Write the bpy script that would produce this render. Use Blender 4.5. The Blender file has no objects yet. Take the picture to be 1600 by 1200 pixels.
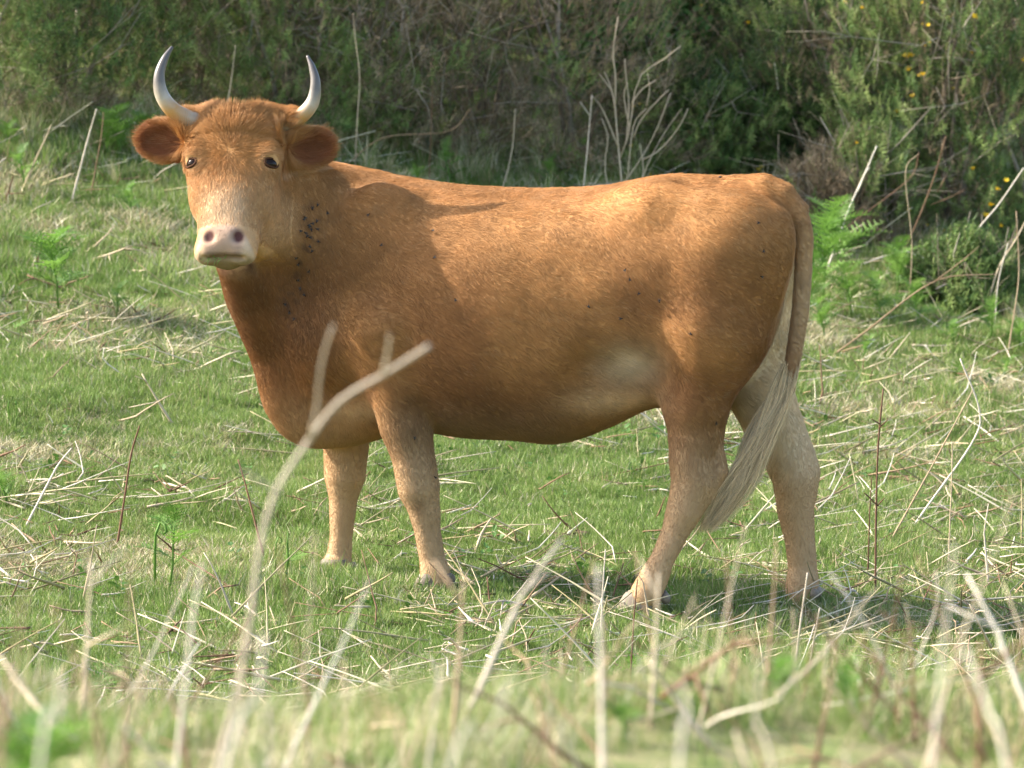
import bpy, math, random
import numpy as np
from mathutils import Vector, Matrix

scene = bpy.context.scene
COL = scene.collection
R = math.radians

# ---------------------------------------------------------------- camera, world, sun, exposure
CAM = np.array([0.0, -15.0, 2.0])
AIM = np.array([0.0, 0.0, 0.65])
FPX = 7650.0                                   # focal length in pixels of the 1600 px wide photograph
_f = AIM - CAM; _f /= np.linalg.norm(_f)
_r = np.array([1.0, 0, 0]); _u = np.cross(_r, _f)
cam_data = bpy.data.cameras.new("camera")
cam = bpy.data.objects.new("camera", cam_data); COL.objects.link(cam)
cam.matrix_world = Matrix(((1, _u[0], -_f[0], CAM[0]), (0, _u[1], -_f[1], CAM[1]), (0, _u[2], -_f[2], CAM[2]), (0, 0, 0, 1)))
cam_data.sensor_width = 36.0
cam_data.lens = 36.0 * FPX / 1600.0
cam_data.clip_start = 0.1; cam_data.clip_end = 2000
cam_data.dof.use_dof = True
cam_data.dof.focus_distance = 14.9
cam_data.dof.aperture_fstop = 7.2
scene.camera = cam

SUN_EL, SUN_AZ = R(36), R(171)                # azimuth of the direction TOWARDS the sun, counted from +x
sun_dir = Vector((math.cos(SUN_EL) * math.cos(SUN_AZ), math.cos(SUN_EL) * math.sin(SUN_AZ), math.sin(SUN_EL)))
world = bpy.data.worlds.new("World"); scene.world = world; world.use_nodes = True
wn = world.node_tree; wn.nodes.clear()
sky = wn.nodes.new("ShaderNodeTexSky"); sky.sky_type = 'NISHITA'; sky.sun_disc = False
sky.sun_elevation = SUN_EL; sky.sun_rotation = R(90) - SUN_AZ
sky.air_density = 1.0; sky.dust_density = 2.5; sky.ozone_density = 1.0
bg = wn.nodes.new("ShaderNodeBackground"); bg.inputs['Strength'].default_value = 0.15
wo = wn.nodes.new("ShaderNodeOutputWorld")
wn.links.new(sky.outputs[0], bg.inputs['Color']); wn.links.new(bg.outputs[0], wo.inputs['Surface'])
sl = bpy.data.lights.new("sun", 'SUN'); sl.energy = 4.0; sl.angle = R(0.8); sl.color = (1.0, 0.93, 0.82)
sun = bpy.data.objects.new("sun", sl); COL.objects.link(sun)
sun.rotation_euler = (-sun_dir).to_track_quat('-Z', 'Y').to_euler()
sun.location = (-20, -5, 20)

scene.view_settings.view_transform = 'Standard'; scene.view_settings.look = 'None'
scene.view_settings.gamma = 1.0; scene.view_settings.use_curve_mapping = False
scene.view_settings.exposure = 1.65
scene.render.engine = 'CYCLES'
scene.cycles.use_denoising = True
scene.cycles.max_bounces = 6; scene.cycles.diffuse_bounces = 3; scene.cycles.transmission_bounces = 4
scene.cycles.transparent_max_bounces = 4; scene.cycles.caustics_reflective = False; scene.cycles.caustics_refractive = False
scene.cycles_curves.shape = 'RIBBONS'
scene.cycles_curves.subdivisions = 2

def P(px, py, y=0.0):
    """point on the camera ray through photograph pixel (px, py) at world depth y"""
    d = _f + _r * ((px - 800) / FPX) + _u * ((600 - py) / FPX)
    return CAM + d * ((y - CAM[1]) / d[1])

# ---------------------------------------------------------------- small helpers
def ss(a, b, x):
    t = np.clip((np.asarray(x, float) - a) / (b - a), 0, 1); return t * t * (3 - 2 * t)
def lerp(a, b, t): return a + (b - a) * t
def nrm(v): return v / (np.linalg.norm(v, axis=-1, keepdims=True) + 1e-12)

class VNoise:
    """smooth value noise on points (n,3)"""
    def __init__(s, seed): s.t = np.random.default_rng(seed).random((32, 32, 32))
    def __call__(s, p, f=1.0):
        q = np.asarray(p, float) * f + 1000.0; i = np.floor(q).astype(int); t = q - i; t = t * t * (3 - 2 * t); i %= 32; j = (i + 1) % 32
        g = lambda a, b, c: s.t[a[..., 0], b[..., 1], c[..., 2]]
        x0 = g(i, i, i) * (1 - t[..., 0]) + g(j, i, i) * t[..., 0]; x1 = g(i, j, i) * (1 - t[..., 0]) + g(j, j, i) * t[..., 0]
        x2 = g(i, i, j) * (1 - t[..., 0]) + g(j, i, j) * t[..., 0]; x3 = g(i, j, j) * (1 - t[..., 0]) + g(j, j, j) * t[..., 0]
        y0 = x0 * (1 - t[..., 1]) + x1 * t[..., 1]; y1 = x2 * (1 - t[..., 1]) + x3 * t[..., 1]
        return y0 * (1 - t[..., 2]) + y1 * t[..., 2]
noiseA, noiseB, noiseC = VNoise(1), VNoise(2), VNoise(3)

def tag(o, label=None, cat=None, group=None, kind=None):
    if label: o['label'] = label
    if cat: o['category'] = cat
    if group: o['group'] = group
    if kind: o['kind'] = kind
    return o
def mesh_from(name, verts, faces, mats, smooth=True, midx=None):
    me = bpy.data.meshes.new(name)
    verts = np.asarray(verts, np.float32)
    if isinstance(faces, np.ndarray):
        n, k = faces.shape
        me.vertices.add(len(verts)); me.vertices.foreach_set('co', verts.ravel())
        me.loops.add(n * k); me.loops.foreach_set('vertex_index', faces.astype(np.int32).ravel())
        me.polygons.add(n); me.polygons.foreach_set('loop_start', np.arange(0, n * k, k, dtype=np.int32))
        try: me.polygons.foreach_set('loop_total', np.full(n, k, np.int32))
        except Exception: pass
    else:
        me.from_pydata([tuple(v) for v in verts.tolist()], [], faces)
    for m in (mats if isinstance(mats, (list, tuple)) else [mats]): me.materials.append(m)
    if midx is not None: me.polygons.foreach_set('material_index', np.asarray(midx, np.int32))
    me.polygons.foreach_set('use_smooth', np.full(len(me.polygons), smooth))
    me.update(calc_edges=True)
    return me
def link(name, data, parent=None, loc=None):
    o = bpy.data.objects.new(name, data); COL.objects.link(o)
    if parent is not None: o.parent = parent
    if loc is not None: o.location = loc
    return o
def empty(name, loc=(0, 0, 0)):
    o = bpy.data.objects.new(name, None); o.empty_display_size = 0.1; COL.objects.link(o); o.location = loc; return o

class MB:
    """collects tubes, ribbons and blades into one mesh"""
    def __init__(s): s.v = []; s.f = []; s.m = []
    def add(s, v, f, m=0):
        b = len(s.v); s.v.extend([tuple(x) for x in v]); s.f.extend([tuple(i + b for i in q) for q in f]); s.m.extend([m] * len(f))
    def tube(s, pts, rad, n=5, m=0, cap=True):
        pts = [np.asarray(p, float) for p in pts]; k = len(pts)
        if not hasattr(rad, '__len__'): rad = [rad] * k
        t = pts[1] - pts[0]; a = np.cross(t, (0, 0, 1.0)); 
        if np.linalg.norm(a) < 1e-6: a = np.array((1.0, 0, 0))
        a = nrm(a); V = []
        for i in range(k):
            t = nrm(pts[min(i + 1, k - 1)] - pts[max(i - 1, 0)])
            a = nrm(a - t * np.dot(a, t)); b = np.cross(t, a)
            for j in range(n):
                g = 2 * math.pi * j / n; V.append(pts[i] + rad[i] * (a * math.cos(g) + b * math.sin(g)))
        F = [(i * n + j, i * n + (j + 1) % n, (i + 1) * n + (j + 1) % n, (i + 1) * n + j) for i in range(k - 1) for j in range(n)]
        if cap: F += [tuple(range(n))[::-1], tuple((k - 1) * n + j for j in range(n))]
        s.add(V, F, m)
    def blade(s, base, tip, w, bend=(0, 0, 0), side=(1, 0, 0), seg=3, m=0, wt=0.15):
        base, tip, bend, side = (np.asarray(q, float) for q in (base, tip, bend, side)); V = []
        for i in range(seg + 1):
            t = i / seg; c = base + (tip - base) * t + bend * (t * (1 - t) * 4); ww = w * (1 - (1 - wt) * t ** 1.5) * 0.5
            V += [c - side * ww, c + side * ww]
        s.add(V, [(2 * i, 2 * i + 1, 2 * i + 3, 2 * i + 2) for i in range(seg)], m)
    def mesh(s, name, mats, smooth=True): return mesh_from(name, s.v, s.f, mats, smooth, s.m)
    def build(s, name, mats, parent=None, smooth=True): return link(name, s.mesh(name, mats, smooth), parent)

# ---------------------------------------------------------------- materials
def mat(name, rough=0.8, spec=0.3, transl=0.0, coat=0.0):
    m = bpy.data.materials.new(name); m.use_nodes = True; nt = m.node_tree; nt.nodes.clear()
    out = nt.nodes.new('ShaderNodeOutputMaterial'); b = nt.nodes.new('ShaderNodeBsdfPrincipled')
    b.inputs['Roughness'].default_value = rough; b.inputs['Specular IOR Level'].default_value = spec
    if coat: b.inputs['Coat Weight'].default_value = coat; b.inputs['Coat Roughness'].default_value = 0.05
    if transl > 0:
        tr = nt.nodes.new('ShaderNodeBsdfTranslucent'); mx = nt.nodes.new('ShaderNodeMixShader'); mx.inputs[0].default_value = transl
        nt.links.new(b.outputs[0], mx.inputs[1]); nt.links.new(tr.outputs[0], mx.inputs[2]); nt.links.new(mx.outputs[0], out.inputs[0])
        m['t'] = 1
    else: nt.links.new(b.outputs[0], out.inputs[0])
    return m
def _bs(m): return [n for n in m.node_tree.nodes if n.type in ('BSDF_PRINCIPLED', 'BSDF_TRANSLUCENT')]
def feed(m, sock):
    for n in _bs(m): m.node_tree.links.new(sock, n.inputs['Base Color' if n.type == 'BSDF_PRINCIPLED' else 'Color'])
def ramp(nt, fac, stops):
    r = nt.nodes.new('ShaderNodeValToRGB'); e = r.color_ramp.elements
    while len(e) < len(stops): e.new(0.5)
    for k, (p, c) in zip(e, stops): k.position = p; k.color = (*c, 1)
    nt.links.new(fac, r.inputs[0]); return r.outputs[0]
def noise_sock(nt, scale, detail=4, coord='Object', rough=0.6, stretch=None):
    tc = nt.nodes.new('ShaderNodeTexCoord'); n = nt.nodes.new('ShaderNodeTexNoise')
    n.inputs['Scale'].default_value = scale; n.inputs['Detail'].default_value = detail; n.inputs['Roughness'].default_value = rough
    src = tc.outputs[coord]
    if stretch:
        mp = nt.nodes.new('ShaderNodeMapping'); mp.inputs['Scale'].default_value = stretch; nt.links.new(src, mp.inputs[0]); src = mp.outputs[0]
    nt.links.new(src, n.inputs['Vector']); return n.outputs['Fac']
def vary_mat(name, stops, scale=3.0, rough=0.8, spec=0.3, transl=0.0, rnd=0.5, bump=0.0, bscale=200, stretch=None, wscale=0.0):
    """colour from a ramp driven by object noise, per-object / per-instance random and optional broad world patches"""
    m = mat(name, rough, spec, transl); nt = m.node_tree
    f = noise_sock(nt, scale, stretch=stretch); oi = nt.nodes.new('ShaderNodeObjectInfo')
    mx = nt.nodes.new('ShaderNodeMix'); mx.inputs[0].default_value = rnd
    nt.links.new(f, mx.inputs[2]); nt.links.new(oi.outputs['Random'], mx.inputs[3]); fac = mx.outputs[0]
    if wscale:
        g = nt.nodes.new('ShaderNodeNewGeometry'); n2 = nt.nodes.new('ShaderNodeTexNoise'); n2.inputs['Scale'].default_value = wscale
        n2.inputs['Detail'].default_value = 3; nt.links.new(g.outputs['Position'], n2.inputs['Vector'])
        m2 = nt.nodes.new('ShaderNodeMix'); m2.inputs[0].default_value = 0.5
        nt.links.new(fac, m2.inputs[2]); nt.links.new(n2.outputs['Fac'], m2.inputs[3]); fac = m2.outputs[0]
    feed(m, ramp(nt, fac, stops))
    if bump:
        bp = nt.nodes.new('ShaderNodeBump'); bp.inputs['Strength'].default_value = bump; bp.inputs['Distance'].default_value = 0.004
        nt.links.new(noise_sock(nt, bscale, 3), bp.inputs['Height']); nt.links.new(bp.outputs[0], _bs(m)[0].inputs['Normal'])
    return m
# ================================================================ GROUND
def softplus(x, k): return np.where(x / k > 30, x, k * np.log1p(np.exp(np.clip(x / k, -50, 30))))
def gz(x, y):
    x = np.asarray(x, float); y = np.asarray(y, float)
    xs = np.clip(x, -9, 9)
    yb = np.clip(y, 0, None)
    rise = .030 * np.clip(y, -3, 4000) + np.where(yb < 9, .0125 * yb ** 2, .0125 * 81 + .225 * (yb - 9))
    rise = np.where(yb > 40, rise - .15 * (yb - 40) , rise)
    tilt = -(.045 + .018 * np.clip(y, 0, 9)) * xs
    bank = .93 * ss(-3.4, -8.3, y) - .55 * ss(-9.4, -15, y)
    p = np.stack([x, y, 0 * x], -1)
    bump = (noiseA(p, .7) - .5) * .10 * ss(.4, 3, np.abs(y)) + (noiseB(p, 2.3) - .5) * .045 + (noiseC(p, 6.0) - .5) * .022
    return rise + tilt * ss(-9, -2, y) + bank + bump - .005
def axis(a, b, step, far):
    core = np.arange(a, b + 1e-6, step); o = b + np.cumsum(step * 1.28 ** np.arange(1, 60)); o = o[o < far]; q_ = a - np.cumsum(step * 1.28 ** np.arange(1, 60)); q_ = q_[q_ > -far]
    return np.r_[q_[::-1], core, o]
gx, gy = axis(-4.5, 4.5, .05, 600), axis(-12.5, 13, .05, 600)
GX, GY = np.meshgrid(gx, gy, indexing='ij'); GZ = gz(GX, GY); nx_, ny_ = GX.shape
ii = (np.arange(nx_ - 1)[:, None] * ny_ + np.arange(ny_ - 1)[None]).ravel()
gm = vary_mat('turf_soil', [(.25, (.07, .10, .028)), (.42, (.12, .15, .05)), (.55, (.20, .19, .09)), (.7, (.30, .25, .15))], 3.0, .95, .1, rnd=0, bump=.9, bscale=60, wscale=9.0)
g_me = mesh_from('ground', np.stack([GX.ravel(), GY.ravel(), GZ.ravel()], 1), np.stack([ii, ii + ny_, ii + ny_ + 1, ii + 1], 1), gm)
tag(link('ground', g_me), kind='structure')

def gpix(px, py, lo=-9.0, hi=14.0):
    """where the camera ray through a photograph pixel meets the ground"""
    ys = np.arange(lo, hi, .04); d = _f + _r * ((px - 800) / FPX) + _u * ((600 - py) / FPX); q_ = CAM[None] + d[None] * ((ys - CAM[1]) / d[1])[:, None]
    z = gz(q_[:, 0], ys); w = np.argmax(q_[:, 2] < z)
    if q_[w, 2] < z[w]: return np.array([q_[w, 0], ys[w], z[w]])
    p = P(px, py, hi); return np.array([p[0], hi, float(gz(p[0], hi))])
# ================================================================ THE COW
TH = R(14)
CF = np.array([-math.cos(TH), math.sin(TH), 0.0]); CN = np.array([-math.sin(TH), -math.cos(TH), 0.0]); CO = np.array([0.06, 0.0, 0.0])
def W(u, v, w): return CO + CF * u + CN * v + np.array([0, 0, w])
def U(p): q = p - CO; return np.stack([q @ CF, q @ CN, q[..., 2]], -1)

class Field:
    def __init__(s, lo, hi, h):
        s.lo, s.h = np.array(lo, float), h; s.n = np.ceil((np.array(hi) - s.lo) / h).astype(int) + 1
        s.D = np.full(s.n, 0.5, np.float32)
    def region(s, lo, hi):
        a = np.clip(np.floor((lo - s.lo) / s.h).astype(int), 0, s.n - 1); b = np.clip(np.ceil((hi - s.lo) / s.h).astype(int) + 1, 1, s.n)
        sl = tuple(slice(i, j) for i, j in zip(a, b))
        g = np.meshgrid(*[s.lo[k] + s.h * np.arange(a[k], b[k]) for k in range(3)], indexing='ij')
        return sl, np.stack(g, -1)
    def put(s, lo, hi, fn, k, sub=False):
        m = k + 0.03; sl, p = s.region(np.asarray(lo) - m, np.asarray(hi) + m); d = fn(p).astype(np.float32); D = s.D[sl]
        if sub: d = -d; hh = np.clip(0.5 - 0.5 * (D - d) / k, 0, 1); s.D[sl] = D * (1 - hh) + d * hh + k * hh * (1 - hh); return
        hh = np.clip(0.5 + 0.5 * (D - d) / k, 0, 1); s.D[sl] = D * (1 - hh) + d * hh - k * hh * (1 - hh)
    def cone(s, a, b, ra, rb, k=0.03, sub=False):
        a, b = np.asarray(a, float), np.asarray(b, float); ab = b - a; L2 = ab @ ab
        def fn(p):
            q = p - a; t = np.clip(q @ ab / L2, 0, 1); return np.linalg.norm(q - t[..., None] * ab, axis=-1) - (ra + (rb - ra) * t)
        r = max(ra, rb); s.put(np.minimum(a, b) - r, np.maximum(a, b) + r, fn, k, sub)
    def chain(s, pts, rad, k=0.03):
        pts = [np.asarray(p, float) for p in pts]; r = max(rad); kk = .008
        def fn(p):
            D = None
            for i in range(len(pts) - 1):
                a, ab = pts[i], pts[i + 1] - pts[i]; q = p - a; t = np.clip(q @ ab / (ab @ ab), 0, 1)
                t2 = t * t * (3 - 2 * t) * .5 + t * .5
                d = np.linalg.norm(q - t[..., None] * ab, axis=-1) - (rad[i] + (rad[i + 1] - rad[i]) * t2)
                D = d if D is None else np.minimum(D, d)
            return D
        s.put(np.min(pts, 0) - r, np.max(pts, 0) + r, fn, k)
    def ell(s, c, ax, rad, k=0.04, sub=False):
        c = np.asarray(c, float); A = nrm(np.asarray(ax, float)); rad = np.asarray(rad, float); m = rad.max()
        def fn(p):
            q = ((p - c) @ A.T) / rad; l = np.linalg.norm(q, axis=-1); g = np.linalg.norm(q / rad, axis=-1) + 1e-9
            return l * (l - 1) / g
        s.put(c - m, c + m, fn, k, sub)
    def loft(s, o, ax, ui, tab, k=0.04, n=2.3, endr=0.04):
        """tab rows: t, side half width, centre offset along up axis, extent up, extent down, side offset"""
        o = np.asarray(o, float); A = np.asarray(ax, float); T = np.array(tab, float); t0, t1 = T[0, 0], T[-1, 0]
        mx = T[:, [1, 3, 4]].max() + 0.1; c = o + A[0] * (t0 + t1) / 2 + A[2] * (T[:, 2].mean()); m = (t1 - t0) / 2
        ext = np.abs(A[0]) * m + np.abs(A[2]) * mx + (1 - np.abs(A[2])) * (T[:, 1].max() + .08) * 1.0
        def interp(t, col):
            x = T[:, 0]; y = T[:, col]; d = np.gradient(y, x); i = np.clip(np.searchsorted(x, t) - 1, 0, len(x) - 2)
            hh = x[i + 1] - x[i]; z = np.clip((t - x[i]) / hh, 0, 1)
            return (2 * z**3 - 3 * z**2 + 1) * y[i] + (z**3 - 2 * z**2 + z) * hh * d[i] + (-2 * z**3 + 3 * z**2) * y[i + 1] + (z**3 - z**2) * hh * d[i + 1]
        def fn(p):
            q = (p - o) @ A.T; t = q[..., 0]; a = interp(t, 1); cz = interp(t, 2); bu = interp(t, 3); bd = interp(t, 4); so = interp(t, 5)
            y = np.abs(q[..., 1] - so); z = q[..., 2] - cz; b = np.where(z > 0, bu, bd)
            ya, zb = y / a, np.abs(z) / b; r = (ya**n + zb**n) ** (1 / n) + 1e-6
            g = np.sqrt((ya / r) ** 2 / a**2 + (zb / r) ** 2 / b**2) + 1e-6
            d = (r - 1) / g
            e = np.maximum(t0 - t, t - t1); kk = endr; hh = np.clip(0.5 - 0.5 * (e - d) / kk, 0, 1)
            return e * (1 - hh) + d * hh + kk * hh * (1 - hh)
        s.put(c - ext, c + ext, fn, k)
    def mesh(s, smooth=2):
        D, h = s.D, s.h; ins = D < 0
        acc = {}
        sx, sy, sz = D.shape; N = (sx - 1, sy - 1, sz - 1)
        cid = lambda i, j, k: (i * N[1] + j) * N[2] + k
        cells, pos, quads = [], [], []
        for ax in range(3):
            o = [0, 0, 0]; o[ax] = 1
            A = D[:sx - o[0], :sy - o[1], :sz - o[2]]; B = D[o[0]:, o[1]:, o[2]:]
            ch = (A < 0) != (B < 0); idx = np.argwhere(ch)
            m = np.all((idx > 0) & (idx < np.array(D.shape) - 2), axis=1); idx = idx[m]
            a = D[tuple(idx.T)]; b = D[tuple((idx + o).T)]; t = a / (a - b)
            pp = idx.astype(float); pp[:, ax] += t
            b1, b2 = [(1, 2), (2, 0), (0, 1)][ax]; e1 = np.zeros(3, int); e1[b1] = 1; e2 = np.zeros(3, int); e2[b2] = 1
            c4 = [idx - e1 - e2, idx - e2, idx, idx - e1]; ids = [cid(*c.T) for c in c4]
            for q in ids: cells.append(q); pos.append(pp)
            Q = np.stack(ids, 1); Q[a >= 0] = Q[a >= 0][:, ::-1]; quads.append(Q)
        cells = np.concatenate(cells); pos = np.concatenate(pos); quads = np.concatenate(quads)
        u, inv = np.unique(cells, return_inverse=True); cnt = np.bincount(inv)
        V = np.stack([np.bincount(inv, pos[:, k]) / cnt for k in range(3)], 1)
        Fq = np.searchsorted(u, quads); V = s.lo + V * h
        e = np.concatenate([Fq[:, [0, 1]], Fq[:, [1, 2]], Fq[:, [2, 3]], Fq[:, [3, 0]]])
        for w in [0.5, 0.5][:smooth]:
            n = np.bincount(np.r_[e[:, 0], e[:, 1]], minlength=len(V))
            S = np.stack([np.bincount(np.r_[e[:, 0], e[:, 1]], np.r_[V[e[:, 1], k], V[e[:, 0], k]], minlength=len(V)) for k in range(3)], 1) / n[:, None]
            V = V * (1 - w) + S * w
        return V, Fq

F = Field((-1.22, -0.62, -0.04), (1.02, 0.56, 1.52), 0.0068)
# torso: t=u forward, side=v, up=w
torso = [  # u, half width, centre z, up, down, side offset
    (-.785, .13, 1.05, .14, .20, 0), (-.73, .195, 1.03, .218, .28, 0), (-.62, .262, 1.00, .278, .36, 0), (-.50, .284, .98, .302, .385, 0),
    (-.38, .290, .95, .330, .365, 0), (-.25, .300, .91, .348, .385, 0), (-.10, .312, .88, .360, .408, 0), (.05, .325, .87, .366, .392, 0),
    (.20, .318, .88, .358, .398, 0), (.35, .285, .89, .368, .392, 0), (.50, .225, .90, .378, .405, 0), (.62, .19, .90, .378, .425, 0),
    (.74, .155, .88, .365, .425, 0), (.84, .12, .85, .28, .36, 0)]
F.loft(CO, (CF, CN, (0, 0, 1)), 0, torso, k=0.02, n=2.25, endr=0.09)
ZU = np.array([0, 0, 1.0])
# spine crest, withers
F.chain([W(.66, 0, 1.21), W(.5, 0, 1.215), W(.3, 0, 1.19), W(0, 0, 1.178), W(-.25, 0, 1.180), W(-.46, 0, 1.232), W(-.68, 0, 1.226)], [.07, .065, .06, .055, .055, .055, .05], .06)
for sgn in (1, -1):
    F.ell(W(.50, sgn * .155, .98), (CF + ZU * .35, CN, ZU - CF * .35), (.17, .085, .30), .06)     # shoulder blade
    F.ell(W(.58, sgn * .15, .80), (CF, CN, ZU), (.14, .10, .14), .06)                    # point of shoulder
    F.ell(W(-.405, sgn * .145, 1.215), (CF, CN, ZU), (.085, .045, .05), .11)               # hook bone
    F.ell(W(-.765, sgn * .11, 1.15), (CF, CN, ZU), (.05, .035, .06), .09)               # pin bone
    F.ell(W(-.60, sgn * .135, 1.05), (CF, CN, ZU), (.22, .12, .20), .06)                  # rump
    F.cone(W(-.42, sgn * .17, 1.19), W(-.76, sgn * .11, 1.125), .045, .045, .07)
for sgn in (1, -1): F.cone(W(-.50, sgn * .085, 1.300), W(-.70, sgn * .075, 1.285), .03, .03, .05, sub=True)
F.ell(W(-.24, .40, 1.10), (CF, CN, ZU), (.12, .08, .10), .10, sub=True)                  # hollow in front of the hook
F.ell(W(-.22, -.37, 1.08), (CF, CN, ZU), (.13, .09, .12), .10, sub=True)
# brisket and dewlap
F.ell(W(.62, 0, .60), (CF, CN, ZU), (.20, .11, .155), .05)
F.chain([P(590, 640, .13), P(500, 645, .16), P(455, 610, .15), P(428, 545, .12), P(396, 465, .04), P(374, 410, -.04)], [.07, .092, .085, .078, .082, .07], .05)
# neck
F.cone(P(545, 345, .16), P(402, 268, .00), .155, .095, .06)
F.cone(P(530, 430, .16), P(402, 335, -.02), .19, .12, .06)
F.cone(P(525, 540, .15), P(425, 440, .06), .18, .11, .06)
# hind quarter, near
F.cone(P(1135, 400, -.25), P(1110, 520, -.27), .19, .165, .05)
F.cone(P(1110, 520, -.27), P(1088, 625, -.28), .165, .102, .05)
s_ = 1 / 510.0
def limb(rows, k=.025, y=None):
    F.chain([P(a, b, d) for a, b, d, r in rows], [r * s_ for a, b, d, r in rows], k)
limb([(1085, 615, -.28, 54), (1086, 670, -.28, 42), (1080, 715, -.29, 34), (1084, 752, -.29, 34), (1070, 795, -.30, 28), (1052, 838, -.31, 20.5), (1036, 872, -.325, 18.5), (1022, 902, -.33, 22.5), (1008, 930, -.34, 24)])
limb([(1125, 600, -.27, 14), (1122, 695, -.285, 8), (1125, 736, -.29, 12.5), (1108, 770, -.29, 12.5), (1074, 815, -.305, 8)], .013)
# hind quarter, far
F.cone(P(1180, 400, .03), P(1178, 510, .03), .15, .13, .05)
limb([(1178, 510, .03, 68), (1180, 590, .01, 58), (1203, 655, -.01, 45), (1228, 712, -.02, 37), (1240, 748, -.03, 33), (1243, 795, -.03, 29), (1250, 845, -.03, 23.5), (1254, 885, -.03, 22.5), (1254, 912, -.035, 26), (1251, 935, -.04, 25)], .03)
limb([(1222, 620, .0, 14), (1262, 705, -.02, 10), (1269, 736, -.02, 13), (1263, 772, -.02, 12)], .025)
# fore legs
limb([(610, 520, -.06, 80), (625, 600, -.08, 52), (634, 660, -.085, 42), (646, 715, -.09, 33), (654, 762, -.09, 33), (663, 797, -.09, 25), (668, 830, -.09, 20.5), (675, 872, -.09, 20), (680, 895, -.095, 23.5), (683, 906, -.10, 23)], .03)
limb([(560, 560, .24, 68), (545, 640, .27, 46), (541, 690, .27, 36), (539, 742, .27, 33), (536, 785, .27, 22), (533, 840, .27, 18), (530, 868, .27, 20), (527, 882, .265, 24), (523, 888, .26, 22)], .03)
# flank skin fold
F.chain([P(1000, 585, -.19), P(1035, 580, -.25)], [.035, .05], .07)
F.ell(P(968, 600, -.36), (CF, CN, ZU), (.13, .07, .08), .12, sub=True)
# tail
tailp = [P(1150, 292, -.18), P(1192, 293, -.205), P(1222, 304, -.22), P(1244, 328, -.225), P(1256, 368, -.225), P(1255, 420, -.22), P(1251, 480, -.22), P(1242, 540, -.22), P(1232, 600, -.225), P(1215, 640, -.235)]
tr_ = [.03, .040, .037, .031, .0265, .0255, .025, .023, .020, .013]
F.chain(tailp[:4], tr_[:4], .03); F.chain(tailp[3:], tr_[3:], .007)
# ---- head: t from poll to muzzle
HP = P(371, 178, -.045); HM = P(351, 402, -.275)
HL = nrm(HM - HP); HR = nrm(np.array([1.0, -.10, .05])); HR = nrm(HR - HL * (HR @ HL)); HN = np.cross(HL, HR)
if HN[1] > 0: HN = -HN
HLEN = float(np.linalg.norm(HM - HP))
def H(r, t, n): return HP + HL * t + HR * r + HN * n
q = HLEN / .50
head = [  # t, half width, centre, front, back
    (.0, .108, -.03, .075, .08, 0), (.06, .132, -.03, .09, .12, 0), (.13, .138, -.03, .088, .16, 0), (.20, .123, -.03, .082, .18, 0),
    (.27, .111, -.03, .078, .17, 0), (.34, .100, -.03, .075, .12, .0), (.40, .094, -.03, .073, .09, .0), (.46, .090, -.03, .066, .075, .0), (.50, .074, -.03, .05, .055, 0)]
head = [(a * q, b, c, d, e, g) for a, b, c, d, e, g in head]
F.loft(HP, (HL, HR, HN), 0, head, k=0.035, n=2.2, endr=0.05)
F.ell(H(0, -.010, -.02), (HR, HL, HN), (.095, .058, .06), .05)                              # poll
for sg in (1, -1):
    F.ell(H(sg * .112, .155 * q, .012), (HR, HL, HN), (.034, .045, .036), .035)               # brow
    F.ell(H(sg * .098, .24 * q, -.045), (HR, HL, HN), (.03, .08, .055), .06)               # cheek
    F.cone(H(sg * .10, .00, -.03), H(sg * .165, -.005, -.03), .038, .028, .03)               # horn base
F.ell(H(.085, .30 * q, -.14), (HR, HL, HN), (.05, .12, .06), .05)
# muzzle pad, lips, chin
F.ell(H(0, .450 * q, .006), (HR, HL, HN), (.078, .050, .044), .03)
F.ell(H(-.050, .480 * q, -.006), (HR, HL, HN), (.046, .040, .042), .02)
F.ell(H(.050, .480 * q, -.006), (HR, HL, HN), (.046, .040, .042), .02)
F.ell(H(0, .494 * q, -.036), (HR, HL, HN), (.047, .025, .042), .010)
F.cone(H(-.06, .508 * q, .012), H(.06, .508 * q, .012), .009, .009, .006, sub=True)
for sg in (1, -1):
    a, b = H(sg * .047, .452 * q, .052), H(sg * .062, .425 * q, .050)
    F.cone(a, b, .021, .011, .005, sub=True)
    F.ell(H(sg * .038, .457 * q, .052), (HR, HL, HN), (.014, .013, .016), .006, sub=True)
    F.ell(H(sg * .121 , .185 * q, .040), (HR, HL, HN), (.019, .013, .017), .012, sub=True)   # eye socket
# ears
EARS = []
for sg, base, tip, up in ((-1, P(300, 222, -.04), P(222, 214, -.02), 0), (1, P(437, 236, -.04), P(516, 224, -.02), 0)):
    ax = nrm(tip - base); c = (base + tip) / 2 + ax * .0; nn = nrm(np.array([sg * .25, -1.0, .10]) - ax * (np.array([sg * .25, -1.0, .10]) @ ax)); oo = np.cross(nn, ax)
    if oo[2] < 0: oo = -oo
    EARS.append((c, ax, nn, oo, sg))
    F.cone(base - ax * .045, base + ax * .02, .045, .038, .03)
    F.ell(c - oo * .004 + ax * .004, (ax, nn, oo), (.088, .034, .066), .03)
    F.ell(c + ax * .010 + nn * .028 - oo * .004, (ax, nn, oo), (.070, .036, .050), .010, sub=True)
cowV, cowF = F.mesh()
del F

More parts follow.
